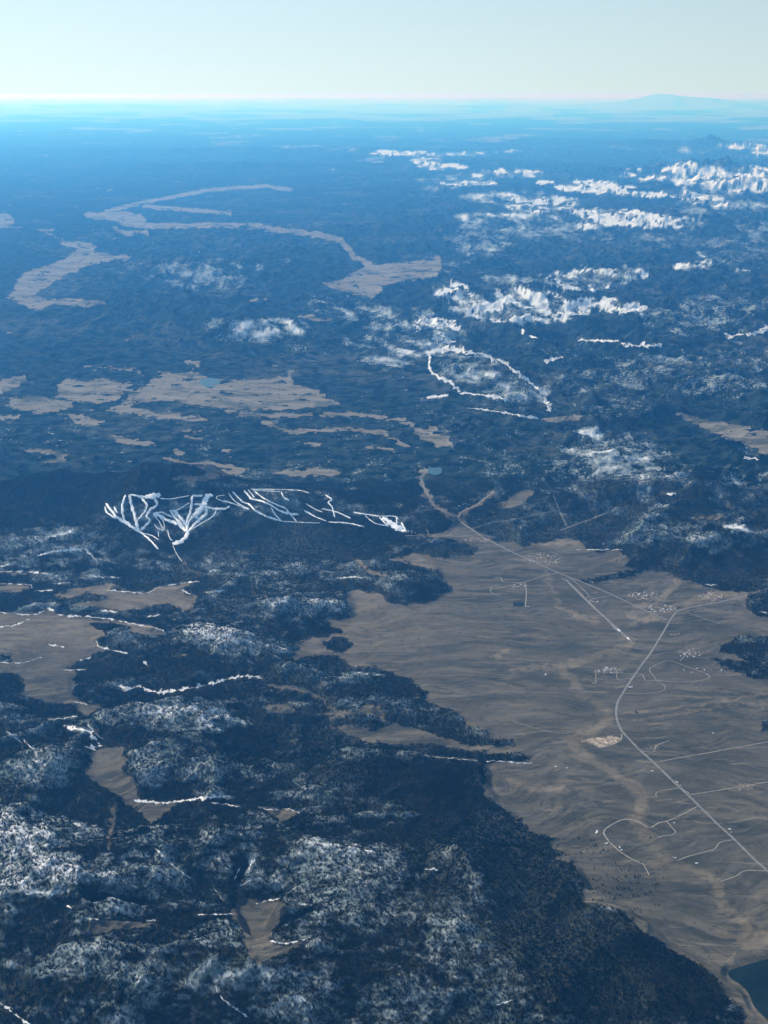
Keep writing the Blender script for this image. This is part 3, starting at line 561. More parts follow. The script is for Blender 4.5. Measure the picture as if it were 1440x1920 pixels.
tan = np.zeros(X.shape)
for pts, wd in CREEK:
    d = line_d(pts, UW2, VW2, wd * 1.6)
    tan = np.maximum(tan, 1 - sstep(wd * 0.05, wd * 1.0, d))
tan = np.maximum(tan, sstep(1330, 1150, V) * sstep(1000, 700, U) * 0.7)
tan = np.maximum(tan, sstep(1000, 900, V) * 0.8)
tan = np.maximum(tan, 0.55 * sstep(80, 0, np.abs(V - 1400 - (U - 900) * 0.6)) * sstep(1000, 900, U))
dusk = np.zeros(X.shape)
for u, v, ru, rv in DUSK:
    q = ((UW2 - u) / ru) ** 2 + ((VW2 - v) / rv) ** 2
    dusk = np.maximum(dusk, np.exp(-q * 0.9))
pitm = np.clip(0.5 + poly_sd(PIT, UW, VW, 6) / 3, 0, 1)

TREES_MAX = 30000.0     # forest is built tree by tree out to here
canopy = sstep(TREES_MAX - 1500, TREES_MAX + 500, RR.ravel())

# normals of the whole sheet
P3 = np.stack([X, Y, Z], -1).reshape(NR, NC, 3)
d1 = np.gradient(P3, axis=0); d2 = np.gradient(P3, axis=1)
N3 = np.cross(d2, d1); N3 /= np.linalg.norm(N3, axis=-1, keepdims=True) + 1e-12
N3[N3[..., 2] < 0] *= -1
NRM = N3.reshape(-1, 3)

# ------------------------------------------------------------------ materials
def newmat(name):
    m = bpy.data.materials.new(name); m.use_nodes = True
    nt = m.node_tree; nt.nodes.clear()
    return m, nt
class NB:
    def __init__(s, nt): s.nt = nt
    def n(s, typ, **kw):
        nd = s.nt.nodes.new(typ)
        for k, v in kw.items(): setattr(nd, k, v)
        return nd
    def put(s, nd, key, val):
        if hasattr(val, 'is_output') or isinstance(val, bpy.types.NodeSocket): s.nt.links.new(val, nd.inputs[key])
        else: nd.inputs[key].default_value = val
    def math(s, op, a, b=0.0, c=None, clamp=False):
        nd = s.n('ShaderNodeMath', operation=op, use_clamp=clamp)
        s.put(nd, 0, a); s.put(nd, 1, b)
        if c is not None: s.put(nd, 2, c)
        return nd.outputs[0]
    def attr(s, name): return s.n('ShaderNodeAttribute', attribute_name=name).outputs['Fac']
    def noise(s, vec, scale, detail=5, rough=0.6, dist=0.0):
        nd = s.n('ShaderNodeTexNoise')
        s.nt.links.new(vec, nd.inputs['Vector'])
        nd.inputs['Scale'].default_value = scale; nd.inputs['Detail'].default_value = detail
        nd.inputs['Roughness'].default_value = rough; nd.inputs['Distortion'].default_value = dist
        return nd.outputs['Fac']
    def step(s, x, a, b):
        nd = s.n('ShaderNodeMapRange', interpolation_type='SMOOTHSTEP')
        s.put(nd, 0, x); s.put(nd, 1, a); s.put(nd, 2, b)
        return nd.outputs[0]
    def lin(s, x, a, b, c, d):
        nd = s.n('ShaderNodeMapRange'); s.put(nd, 0, x); s.put(nd, 1, a); s.put(nd, 2, b); s.put(nd, 3, c); s.put(nd, 4, d)
        return nd.outputs[0]
    def mix(s, f, a, b):
        nd = s.n('ShaderNodeMix', data_type='RGBA')
        s.put(nd, 0, f)
        for key, v in ((6, a), (7, b)):
            if isinstance(v, tuple): nd.inputs[key].default_value = (*v, 1)
            else: s.nt.links.new(v, nd.inputs[key])
        return nd.outputs[2]
    def scalev(s, vec, sc, rot=0.0):
        nd = s.n('ShaderNodeMapping'); s.nt.links.new(vec, nd.inputs['Vector'])
        nd.inputs['Scale'].default_value = sc; nd.inputs['Rotation'].default_value = (0, 0, rot)
        return nd.outputs[0]
    def surf(s, col, rough=0.9, spec=0.2, normal=None):
        b = s.n('ShaderNodeBsdfPrincipled'); o = s.n('ShaderNodeOutputMaterial')
        if isinstance(col, tuple): b.inputs['Base Color'].default_value = (*col, 1)
        else: s.nt.links.new(col, b.inputs['Base Color'])
        s.put(b, 'Roughness', rough); s.put(b, 'Specular IOR Level', spec)
        if normal is not None: s.nt.links.new(normal, b.inputs['Normal'])
        s.nt.links.new(b.outputs[0], o.inputs[0])
        return b

def land_material():
    m, nt = newmat('land'); B = NB(nt)
    pos = B.n('ShaderNodeNewGeometry').outputs['Position']
    A = {k: B.attr(k) for k in ('open', 'snow', 'tan', 'dusk', 'pit', 'canopy', 'alp')}
    # grassland or forest
    ne = B.noise(pos, 1 / 700, 9, 0.75)
    om = B.step(B.math('ADD', A['open'], B.math('MULTIPLY', B.math('SUBTRACT', ne, 0.5), 1.7)), 0.46, 0.54)
    # grass
    wob = B.n('ShaderNodeTexNoise'); nt.links.new(pos, wob.inputs['Vector']); wob.inputs['Scale'].default_value = 1 / 3000; wob.inputs['Detail'].default_value = 2
    wv = B.n('ShaderNodeVectorMath', operation='MULTIPLY_ADD'); nt.links.new(wob.outputs['Color'], wv.inputs[0]); wv.inputs[1].default_value = (2600, 2600, 0); nt.links.new(pos, wv.inputs[2])
    wpos = wv.outputs[0]
    gv = B.scalev(wpos, (1 / 1700, 1 / 420, 0), R(-18))
    n1 = B.noise(gv, 1.0, 9, 0.76, 0.9)
    n2 = B.noise(pos, 1 / 1500, 9, 0.72)
    n3 = B.noise(pos, 1 / 70, 4, 0.65)
    gs = B.scalev(wpos, (1 / 900, 1 / 210, 0), R(-24))
    n4 = B.noise(gs, 1.0, 7, 0.74, 1.4)
    g = B.mix(B.step(n1, 0.40, 0.60), (0.050, 0.053, 0.043), (0.152, 0.134, 0.100))
    g = B.mix(B.math('MULTIPLY', B.step(n4, 0.52, 0.60), 0.55), g, (0.028, 0.033, 0.028))
    g = B.mix(B.math('MULTIPLY', B.step(n4, 0.46, 0.38), 0.5), g, (0.198, 0.172, 0.130))
    g = B.mix(B.math('MULTIPLY', B.step(n2, 0.40, 0.62), 0.6), g, (0.112, 0.099, 0.076))
    gt = B.mix(B.step(n1, 0.35, 0.65), (0.125, 0.104, 0.070), (0.240, 0.200, 0.142))
    g = B.mix(B.math('MULTIPLY', A['tan'], B.step(B.math('ADD', A['tan'], B.noise(pos, 1 / 420, 8, 0.78)), 0.66, 1.15)), g, gt)
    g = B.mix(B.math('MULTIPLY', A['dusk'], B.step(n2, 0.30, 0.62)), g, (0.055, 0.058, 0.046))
    g = B.mix(B.math('MULTIPLY', B.step(B.noise(pos, 1 / 130, 6, 0.8), 0.53, 0.62), 0.6), g, (0.045, 0.050, 0.040))
    g = B.mix(B.math('MULTIPLY', B.step(B.noise(B.scalev(wpos, (1 / 520, 1 / 60, 0), R(-30)), 1.0, 4, 0.7, 1.0), 0.60, 0.66), 0.55), g, (0.030, 0.036, 0.030))
    g = B.mix(B.math('MULTIPLY', B.step(B.noise(B.scalev(pos, (1 / 900, 1 / 160, 0), R(-16)), 1.0, 5, 0.6, 1.2), 0.60, 0.68), 0.55), g, (0.24, 0.205, 0.155))
    pn = B.noise(pos, 1 / 60, 5, 0.7, 2.0)
    g = B.mix(B.math('MULTIPLY', A['canopy'], B.lin(n1, 0.35, 0.65, 0.2, 0.75)), g, (0.265, 0.245, 0.185))
    mn = B.noise(B.scalev(pos, (1 / 1800, 1 / 1300, 0), R(8)), 1.0, 9, 0.76, 0.6)
    g = B.mix(B.math('MULTIPLY', B.math('MULTIPLY', A['canopy'], 0.8), B.step(mn, 0.50, 0.60)), g, (0.055, 0.065, 0.045))
    g = B.mix(A['pit'], g, B.mix(B.step(pn, 0.42, 0.6), (0.13, 0.10, 0.07), (0.62, 0.50, 0.38)))
    # forest floor and, beyond the built trees, the closed canopy
    floor = B.mix(n3, (0.010, 0.015, 0.012), (0.030, 0.030, 0.024))
    cn = B.noise(pos, 1 / 420, 9, 0.72)
    cl = B.noise(B.scalev(pos, (1 / 5200, 1 / 6500, 0), R(20)), 1.0, 8, 0.72, 0.7)
    can = B.mix(B.step(cn, 0.42, 0.60), (0.002, 0.008, 0.008), (0.030, 0.045, 0.040))
    can = B.mix(B.math('MULTIPLY', B.step(cl, 0.50, 0.62), B.step(cn, 0.40, 0.58)), can, (0.075, 0.082, 0.070))
    floor = B.mix(B.step(cl, 0.46, 0.60), floor, (0.055, 0.062, 0.050))
    f = B.mix(A['canopy'], floor, can)
    # snow: large drifts broken into specks by trees and rocks
    s1 = B.noise(pos, 1 / 520, 10, 0.74)
    s2 = B.noise(B.scalev(pos, (1 / 70, 1 / 130, 1 / 50)), 1.0, 5, 0.75)
    sn = B.math('ADD', B.math('MULTIPLY', s1, 0.35), B.math('MULTIPLY', s2, 0.65))
    thr = B.math('SUBTRACT', B.lin(A['snow'], 0.0, 1.0, 0.64, 0.24), B.math('MULTIPLY', B.step(A['snow'], 0.6, 0.95), 0.10))
    vp = B.scalev(pos, (1 / 620, 1 / 2200, 1 / 700), R(28))
    vn = B.noise(vp, 1.0, 6, 0.66, 0.8)
    vein = B.step(B.math('ABSOLUTE', B.math('SUBTRACT', vn, 0.5)), 0.040, 0.0)
    sn = B.math('SUBTRACT', sn, B.math('MULTIPLY', B.math('MULTIPLY', vein, A['alp']), 0.20))
    sm_far = B.step(B.math('SUBTRACT', sn, thr), -0.012, 0.022)
    near_s = B.math('ADD', A['snow'], B.math('MULTIPLY', B.math('SUBTRACT', sn, 0.5), 0.5))
    sm_near = B.step(near_s, 0.14, 0.48)
    sm = B.math('ADD', B.math('MULTIPLY', sm_far, A['canopy']), B.math('MULTIPLY', sm_near, B.math('SUBTRACT', 1.0, A['canopy'])))
    sm = B.math('MULTIPLY', sm, B.step(A['snow'], 0.01, 0.06))
    snowc = B.mix(n3, (0.58, 0.60, 0.61), (0.74, 0.74, 0.71))
    # thin, tree-filtered snow reads greyer than open drifts
    dull = B.mix(B.lin(A['snow'], 0.55, 0.80, 1.0, 0.0), snowc, B.mix(B.step(cn, 0.40, 0.62), (0.13, 0.17, 0.17), (0.32, 0.355, 0.35)))
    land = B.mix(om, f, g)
    land = B.mix(sm, land, dull)
    bump = B.n('ShaderNodeBump'); bump.inputs['Strength'].default_value = 0.7
    bump.inputs['Distance'].default_value = 1.0
    hsum = B.math('ADD', B.math('MULTIPLY', B.noise(pos, 1 / 420, 9, 0.66), 60.0), B.math('MULTIPLY', s2, B.math('ADD', B.lin(A['canopy'], 0, 1, 3.0, 22.0), B.math('MULTIPLY', B.math('MULTIPLY', vn, A['alp']), 5.0))))
    hsum = B.math('MULTIPLY', hsum, B.lin(A['open'], 0.3, 0.8, 1.0, 0.30))
    nt.links.new(hsum, bump.inputs['Height'])
    B.surf(land, 1.0, 0.0, bump.outputs[0])
    return m

def plain_mat(name, c1, c2, scale, rough=0.9, spec=0.2):
    m, nt = newmat(name); B = NB(nt)
    pos = B.n('ShaderNodeNewGeometry').outputs['Position']
    B.surf(B.mix(B.step(B.noise(pos, scale, 6, 0.65), 0.35, 0.65), c1, c2), rough, spec)
    return m
M_LAND = land_material()
M_SNOW = plain_mat('packed_snow', (0.84, 0.85, 0.84), (0.92, 0.92, 0.90), 1 / 50, 0.6)
M_BANK_GLINT = plain_mat('old_snow_and_glint', (0.42, 0.42, 0.41), (0.88, 0.88, 0.85), 1 / 30, 0.6)
M_ASPH = plain_mat('worn_asphalt', (0.17, 0.16, 0.145), (0.25, 0.24, 0.22), 1 / 60)
M_DIRT = plain_mat('pale_dirt', (0.23, 0.21, 0.165), (0.37, 0.335, 0.27), 1 / 60)
M_DARKW = plain_mat('deep_water', (0.001, 0.009, 0.011), (0.008, 0.022, 0.022), 1 / 400, 0.5, 0.1)
M_PALEW = plain_mat('shallow_water', (0.02, 0.075, 0.10), (0.03, 0.095, 0.12), 1 / 200, 0.4, 0.2)
M_MARK = plain_mat('runway_paint', (0.75, 0.75, 0.73), (0.85, 0.85, 0.83), 1 / 8)

# ------------------------------------------------------------------ the land, cut into its named pieces
# tree-built forest hides part of the floor snow: nothing else to do there
reach = np.zeros(X.shape)
for u, v, ru, rv in ((1020,1048,40,11),(972,1099,16,6),(1205,1117,34,8),(1238,1142,38,10),(1335,1117,30,8),(1145,1257,30,7),(1298,1222,34,7),(770,998,18,4),(1110,1125,14,8),(895,1012,26,5),(1228,1400,16,6),(1268,1190,14,4),(1400,1475,22,8)):
    q = ((UW - u) / ru) ** 2 + ((VW - v) / rv) ** 2
    pitm = np.maximum(pitm, (1 - sstep(0.3, 1.3, q)) * sstep(0.0, 0.35, fbm(U / 5, V / 3, 3, 99, 0.6)) * 0.8)
ATT = dict(alp=alp, open=opn, snow=snow, tan=np.clip(tan, 0, 1), dusk=dusk, pit=pitm, canopy=canopy, reach=reach)
ii, jj = np.meshgrid(np.arange(NR - 1), np.arange(NC - 1), indexing='ij')
i0 = (ii * NC + jj).ravel()
QF = np.stack([i0, i0 + 1, i0 + NC + 1, i0 + NC], -1)
region = np.zeros(X.shape, dtype=int)
Rv = RR.ravel()
region[Rv > 90000] = 1
region[Rv > 250000] = 2
def near(u, v, ru, rv): return ((U - u) / ru) ** 2 + ((V - v) / rv) ** 2 < 1
region[near(1340, 330, 190, 75) & (V > 262) & (U > 1225)] = 3
region[near(1185, 410, 150, 26)] = 4
region[near(1190, 358, 175, 20) & (region != 3)] = 5
region[near(1060, 575, 185, 42)] = 6
region[near(320, 960, 150, 68)] = 7
region[near(610, 955, 170, 48) & (U > 425)] = 8
region[near(1200, 182, 160, 26) & (Rv > 400000)] = 9
for k in range(len(MEADOWS)):
    region[(owner == k) & (opn > 0.5)] = 20 + k
fr = region[QF[:, 0]]
REG = {0: ('forested_hills', 'dark evergreen hills rolling from the foreground to the middle distance', 'hills'),
       1: ('far_hills', 'blue hazy forested uplands below the far plains', 'hills'),
       2: ('far_plain', 'faint pale plains dissolving into haze under the horizon', 'plain'),
       3: ('snowy_peaks', 'jagged snow-covered peaks at the upper right edge', 'mountains'),
       4: ('snowy_mountain', 'rounded mountain with a long creased snowfield below the jagged peaks', 'mountain'),
       5: ('snowy_plateau', 'flat-topped snowfields just left of the jagged peaks', 'mountain'),
       6: ('snowy_ridge', 'snow-streaked ridge in the right middle distance', 'mountain'),
       7: ('ski_mountain', 'dark mountain slope carved by fan-shaped white ski runs', 'mountain'),
       8: ('ski_ridge', 'long low ridge with slanting white ski runs', 'ridge'),
       9: ('distant_mountain', 'faint blue mountain rising on the horizon at upper right', 'mountain')}
for k, (nm, P, lb) in enumerate(MEADOWS): REG[20 + k] = (nm, lb, 'meadow')
for rid in np.unique(fr):
    F_ = QF[fr == rid]
    used, inv = np.unique(F_.ravel(), return_inverse=True)
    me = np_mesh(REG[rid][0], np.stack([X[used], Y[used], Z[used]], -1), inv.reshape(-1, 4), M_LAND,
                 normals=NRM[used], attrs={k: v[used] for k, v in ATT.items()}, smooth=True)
    o = link(bpy.data.objects.new(REG[rid][0], me))
    tag(o, REG[rid][1], REG[rid][2], kind='structure')

# ------------------------------------------------------------------ ribbons draped over the land
def resample(pts, step, jit=0.0, seed=0):
    P = np.asarray(pts, float)
    # Catmull-Rom so bends read as bends
    if len(P) > 2:
        Q = np.vstack([2 * P[0] - P[1], P, 2 * P[-1] - P[-2]]); o = []
        for i in range(1, len(Q) - 2):
            for t in np.linspace(0, 1, 8, endpoint=False):
                a, b, c, d = Q[i - 1], Q[i], Q[i + 1], Q[i + 2]
                o.append(0.5 * ((2 * b) + (c - a) * t + (2 * a - 5 * b + 4 * c - d) * t * t + (3 * b - a - 3 * c + d) * t ** 3))
        o.append(P[-1]); P = np.array(o)
    s = np.concatenate([[0], np.cumsum(np.hypot(*np.diff(P, axis=0).T))])
    n = max(3, int(s[-1] / step) + 1)
    t = np.linspace(0, s[-1], n)
    x, y = np.interp(t, s, P[:, 0]), np.interp(t, s, P[:, 1])
    if jit:
        x = x + perlin(t / 9 + seed * 3.1, t * 0 + seed, 5) * jit; y = y + perlin(t / 9 + seed * 1.7, t * 0 + seed, 9) * jit * 0.7
    return x, y
def ribbon(name, pts, mat, width_m=None, width_px=None, rag=0.0, lift=3.0, step=2.2, jit=0.0, seed=0, label=None, cat=None, group=None):
    u, v = resample(pts, step, jit, seed)
    x, y = cast(u, v)
    keep = np.ones(len(x), bool)
    if len(x) > 5 and jit == 0:     # smooth a road a little
        k = np.array([.25, .5, .25])
        x[1:-1] = np.convolve(x, k, 'valid'); y[1:-1] = np.convolve(y, k, 'valid')
    tx, ty = np.gradient(x), np.gradient(y)
    L = np.hypot(tx, ty) + 1e-6; tx, ty = tx / L, ty / L
    r = np.hypot(x, y); d = np.hypot(r, H)
    if width_m is None:
        s = np.maximum(H / d, 0.12) + (0.22 if width_px and mat is M_SNOW else 0.0)
        w = width_px * d / F * np.sqrt(tx ** 2 + (ty * s) ** 2) / s
    else: w = np.full(len(x), float(width_m))
    tt = np.arange(len(x))
    brk = np.clip(0.62 + rag * 1.1 * perlin(tt / 7.0 + seed * 5.1, tt * 0 + 1.3, 23), 0.02, 1.15) if rag > .8 else 1.0
    wl = w * brk * np.clip(0.5 + rag * perlin(tt / 2.7 + seed, tt * 0 + 3.3, 11), 0.03, 2); wr = w * brk * np.clip(0.5 + rag * perlin(tt / 2.3 + seed, tt * 0 + 8.3, 17), 0.03, 2)
    if rag: e = np.clip(np.minimum(tt, len(tt) - 1 - tt) / 2.0 + 0.25, 0, 1); wl, wr = wl * e, wr * e
    V_ = []
    for off in (-1, -0.35, 0.35, 1):
        ww = wl if off < 0 else wr
        xx, yy = x - ty * ww * off, y + tx * ww * off
        zz = zat(xx, yy) + lift + r * 6e-5
        if abs(off) == 1: zz = zz - 0.6 * lift
        V_.append(np.stack([xx, yy, zz], -1))
    n = len(x); V_ = np.stack(V_, 1).reshape(-1, 3)
    Fc = []
    for i in range(n - 1):
        for j in range(3):
            a = i * 4 + j; Fc.append((a, a + 1, a + 5, a + 4))
    me = np_mesh(name, V_, Fc, mat, smooth=True)
    if len(me.polygons) and me.polygons[0].normal.z < 0: me.flip_normals()
    o = link(bpy.data.objects.new(name, me))
    tag(o, label, cat, group, 'structure')
    return o
def sheet(name, poly, mat, lift=3.0, z=None, label=None, cat=None, step=6):
    P = np.asarray(poly + [poly[0]], float)
    u, v = resample(P, step)
    x, y = cast(u[:-1], v[:-1]) if z is None else at_z(u[:-1], v[:-1], z)
    zz = np.full(len(x), (zat(x, y).max() + lift) if z is None else z)
    me = bpy.data.meshes.new(name)
    me.from_pydata(np.stack([x, y, zz], -1).tolist(), [], [list(range(len(x)))])
    me.materials.append(mat); me.update()
    if me.polygons[0].normal.z < 0: me.flip_normals()
    o = link(bpy.data.objects.new(name, me)); tag(o, label, cat, kind='structure')
    return o

ribbon('highway', HIGHWAY_S, M_ASPH, 35, label='paved highway curving past the gravel pit and out at lower right', cat='road')
ribbon('highway', HIGHWAY_N, M_ASPH, 33, label='straight paved highway across the top of the open valley', cat='road')
ribbon('road', CROSS_RD, M_ASPH, 34, label='road bending from the highway junction towards the right edge', cat='road')
ribbon('road', VALLEY_RD, M_ASPH, 26, label='winding road in the narrow valley below the small reservoir', cat='road')
ribbon('road', FORK_RD, M_DIRT, 22, label='side road forking right from the narrow valley', cat='road')
ribbon('runway', RUNWAY, M_ASPH, 46, label='long straight airstrip slanting beside the highway', cat='runway')
ribbon('taxiway', TAXIWAY, M_ASPH, 26, label='narrow taxiway running parallel to the airstrip', cat='taxiway')
ribbon('runway_marking', [(1158,1179.6),(1163,1184)], M_MARK, 36, lift=6, label='white painted marks near the lower end of the airstrip', cat='marking')
ribbon('runway_marking', [(1176,1195.8),(1180,1199.5)], M_MARK, 36, lift=6, label='white painted threshold at the lowest tip of the airstrip', cat='marking')
DL = ['dirt road leaving the lower highway for the right edge', 'dirt road running right from beside the white farmhouse', 'dirt road looping left from the lower highway down the brown creek',
      'short spur below the looping dirt road', 'hooked lane beside the looping dirt road', 'faint dirt lane joining the highway near the right edge', 'pale track entering from the lower right edge',
      'short stub road left of the highway', 'curling subdivision road east of the highway bend', 'village street running left of the highway', 'straight lane at the village west end', 'stepped lane below the village',
      'dirt road branching left from the straight highway', 'straight lane from the ranch down to the dark pond', 'pale lane to the ranch clearing', 'thin track curling left of the ranch', 'haul road round the gravel pit', 'lane up to the small pale quarry',
      'service lane beside the airstrip', 'pale lane right of the highway junction', 'short street north of the straight highway', 'lane right of the forest gap', 'lane below the eastern ski slope', 'short link lane below the ski slope']
di = 0
for pts, w in DIRT:
    if w <= 0: continue
    lab = DL[di] if di < len(DL) else ['lane climbing to the bare ground right of the highway', 'thin lane crossing right above the village', 'forest road rising right from the valley mouth', 'straight cut through the forest above the airstrip', 'steep cutline crossing the forest above the valley', 'faint track across the middle grassland'][min(di - len(DL), 5)]
    ribbon('dirt_road', pts, M_DIRT, w * 1.5, label=lab, cat='road'); di += 1
for k, (pts, w) in enumerate(SKI_W):
    ribbon('ski_run', pts, M_SNOW, width_px=w * 0.95, rag=0.35, lift=14, step=1.6, jit=0.5, seed=k, label='white ski run fanning down the dark western ski mountain', cat='ski run', group='ski runs on the western ski mountain')
for k, (pts, w) in enumerate(SKI_E):
    ribbon('ski_run', pts, M_SNOW, width_px=w * 0.95, rag=0.35, lift=14, step=1.6, jit=0.5, seed=50 + k, label='narrow white ski run slanting along the low eastern ridge', cat='ski run', group='ski runs on the eastern ridge')
for k, (pts, w) in enumerate(BANKS_GLINTS):
    if w <= 0: continue
    vm = sum(p[1] for p in pts) / len(pts)
    zone = ('in the middle-distance mountains' if vm < 900 else 'on the clearings and slopes around the ski mountain' if vm < 1230 else 'in the foreground forest clearings')
    ribbon('snow_bank_or_glint', pts, M_BANK_GLINT, width_px=w * (0.62 if vm > 800 else 0.8), rag=1.0 if vm > 800 else 0.6, lift=2, step=1.4, jit=2.6, seed=100 + k, label='thin bright snow bank or painted glint lying ' + zone, cat='snow', group='snow banks ' + zone)

sheet('lake', LAKE, M_DARKW, z=-27.0, label='dark green lake corner at the lower right', cat='lake')
sheet('pond', [(376,712),(395,710),(414,713),(410,720),(398,726),(382,724),(374,718)], M_PALEW, label='small blue pond on the large pale basin', cat='pond')
sheet('reservoir', [(806,878),(825,879),(829,884),(824,890),(806,890),(802,884)], M_PALEW, label='little teal reservoir at the head of the narrow valley', cat='reservoir', step=3)
sheet('pond', [(963,1130),(981,1130.5),(982,1136),(963,1136)], M_DARKW, label='dark rectangular pond below the ranch', cat='pond', step=3)

# ------------------------------------------------------------------ forest, tree by tree, in clumps
M_CONE, ntc = newmat('conifer_needles'); Bc = NB(ntc)
pc = Bc.n('ShaderNodeNewGeometry').outputs['Position']
Bc.surf(Bc.mix(Bc.step(Bc.noise(pc, 1 / 26, 3, 0.7), 0.38, 0.62), (0.002, 0.008, 0.008), Bc.mix(Bc.step(Bc.noise(pc, 1 / 1100, 6, 0.65), 0.42, 0.62), (0.007, 0.020, 0.018), (0.032, 0.040, 0.028))), 1.0, 0.0)
M_TRUNK = plain_mat('bark', (0.04, 0.03, 0.022), (0.07, 0.055, 0.04), 1 / 2)
def cone_tree(V_, F_, x, y, h, rad, sides=5, base=0.12, tiers=2, sink=5.0, rs=random):
    k0 = len(V_)
    z0 = -sink
    for t in range(tiers):
        zb = h * (base + (0.95 - base) * t / tiers) if t else z0
        zt = h * (0.55 + 0.45 * (t + 1) / tiers) if tiers > 1 else h
        rd = rad * (1 - 0.38 * t)
        b = len(V_); a0 = rs.random() * 6
        for s in range(sides):
            rj = rd * (0.8 + 0.4 * rs.random()) * (1.0 if t else 1.0)
            V_.append((x + rj * math.cos(a0 + s * 2 * math.pi / sides), y + rj * math.sin(a0 + s * 2 * math.pi / sides), zb))
        V_.append((x, y, zt))
        for s in range(sides): F_.append((b + s, b + (s + 1) % sides, b + sides))
protos = []
rs = random.Random(3)
for k in range(5):
    V_, F_ = [], []
    cells = [(a, b) for a in range(2) for b in range(2)]
    for a, b in cells:
        x = (a - 0.5) * 10 + rs.uniform(-5, 5); y = (b - 0.5) * 11 + rs.uniform(-5, 5)
        cone_tree(V_, F_, x, y, rs.uniform(10, 25), rs.uniform(2.5, 4.4), rs=rs)
    me = np_mesh('conifer_clump', V_, F_, M_CONE)
    protos.append(bpy.data.objects.new('conifer_clump_source', me))

clear = np.zeros(0)
CLR = [(p, w * 0.5 + 0.7) for p, w in SKI_W + SKI_E + BANKS_GLINTS if w > 0]
CLR += [(VALLEY_RD, 2.5), (HIGHWAY_N, 2.5), (FORK_RD, 2)] + [(p, 1.4) for p, w in DIRT if w > 0]
clr = np.zeros(X.shape, bool)
for p, w in CLR:
    clr |= line_d(p, U, V, w + 6) < w + 0.8
G_open = opn.reshape(NR, NC); G_snow = snow.reshape(NR, NC); G_clr = clr.reshape(NR, NC)
def forest_points(r0, r1, cell):
    area = 0.5 * (r1 ** 2 - r0 ** 2) * R(42.2)
    n = int(area / cell ** 2)
    a = (rng.random(n) - 0.5) * R(42.2); r = np.sqrt(r0 ** 2 + rng.random(n) * (r1 ** 2 - r0 ** 2))
    x, y = r * np.sin(a), r * np.cos(a)
    o = gat(G_open, x, y); s = gat(G_snow, x, y); c = gat(G_clr, x, y)
    ne = fbm(x / 500, y / 500, 5, 31, 0.65)
    pr = np.where(o + ne * 0.9 < 0.5, 1.0 - 0.12 * sstep(0.15, 0.6, s) , 0.0)
    pr *= np.clip(1.0 + 0.25 * fbm(x / 260, y / 320, 3, 35, 0.6) - 0.28 * s, 0.3, 1)
    pr *= 1 - 0.42 * sstep(0.02, 0.30, fbm(x / 1300, y / 1700, 5, 39, 0.65))
    pr[c] = 0
    k = rng.random(n) < pr
    return x[k], y[k]
fx, fy = [], []
for r0, r1, cell in ((9500, 16000, 19.5), (16000, 22000, 21), (22000, TREES_MAX, 24)):
    a, b = forest_points(r0, r1, cell); fx.append(a); fy.append(b)
fx = np.concatenate(fx); fy = np.concatenate(fy)
uu, vv = project(fx, fy, zat(fx, fy))
inlake = poly_sd(LAKE, uu, vv, 5) > -2
fx, fy = fx[~inlake], fy[~inlake]
fz = zat(fx, fy)
print('forest clumps', len(fx))
me = bpy.data.meshes.new('conifer_forest')
me.vertices.add(len(fx)); me.vertices.foreach_set('co', np.stack([fx, fy, fz], -1).astype(np.float32).ravel())
a = me.attributes.new('kindno', 'INT', 'POINT'); a.data.foreach_set('value', rng.integers(0, 5, len(fx)).astype(np.int32))
a = me.attributes.new('turn', 'FLOAT', 'POINT'); a.data.foreach_set('value', (rng.random(len(fx)) * 6.283).astype(np.float32))
a = me.attributes.new('size', 'FLOAT', 'POINT'); a.data.foreach_set('value', (0.75 + 0.5 * rng.random(len(fx))).astype(np.float32))
me.materials.append(M_CONE)
forest = link(bpy.data.objects.new('conifer_forest', me))
tag(forest, 'dense dark evergreen forest covering the near hills', 'forest', kind='stuff')
ng = bpy.data.node_groups.new('forest_scatter', 'GeometryNodeTree')
ng.interface.new_socket('Geometry', in_out='INPUT', socket_type='NodeSocketGeometry')
ng.interface.new_socket('Geometry', in_out='OUTPUT', socket_type='NodeSocketGeometry')
gi = ng.nodes.new('NodeGroupInput'); go = ng.nodes.new('NodeGroupOutput')
jn = ng.nodes.new('GeometryNodeJoinGeometry')
def named(nm, typ):
    nd = ng.nodes.new('GeometryNodeInputNamedAttribute'); nd.data_type = typ; nd.inputs[0].default_value = nm
    return [o for o in nd.outputs if o.enabled][0]
turn = named('turn', 'FLOAT'); size = named('size', 'FLOAT'); kno = named('kindno', 'INT')
cb = ng.nodes.new('ShaderNodeCombineXYZ'); ng.links.new(turn, cb.inputs[2])
for k, po in enumerate(protos):
    oi = ng.nodes.new('GeometryNodeObjectInfo'); oi.inputs['Object'].default_value = po; oi.inputs['As Instance'].default_value = True
    cmpn = ng.nodes.new('FunctionNodeCompare'); cmpn.data_type = 'INT'; cmpn.operation = 'EQUAL'
    ng.links.new(kno, cmpn.inputs[2]); cmpn.inputs[3].default_value = k
    ip = ng.nodes.new('GeometryNodeInstanceOnPoints')
    ng.links.new(gi.outputs[0], ip.inputs['Points']); ng.links.new(cmpn.outputs[0], ip.inputs['Selection'])
    ng.links.new(oi.outputs['Geometry'], ip.inputs['Instance']); ng.links.new(cb.outputs[0], ip.inputs['Rotation']); ng.links.new(size, ip.inputs['Scale'])
    ng.links.new(ip.outputs[0], jn.inputs[0])
ng.links.new(jn.outputs[0], go.inputs[0])
md = forest.modifiers.new('scatter', 'NODES'); md.node_group = ng

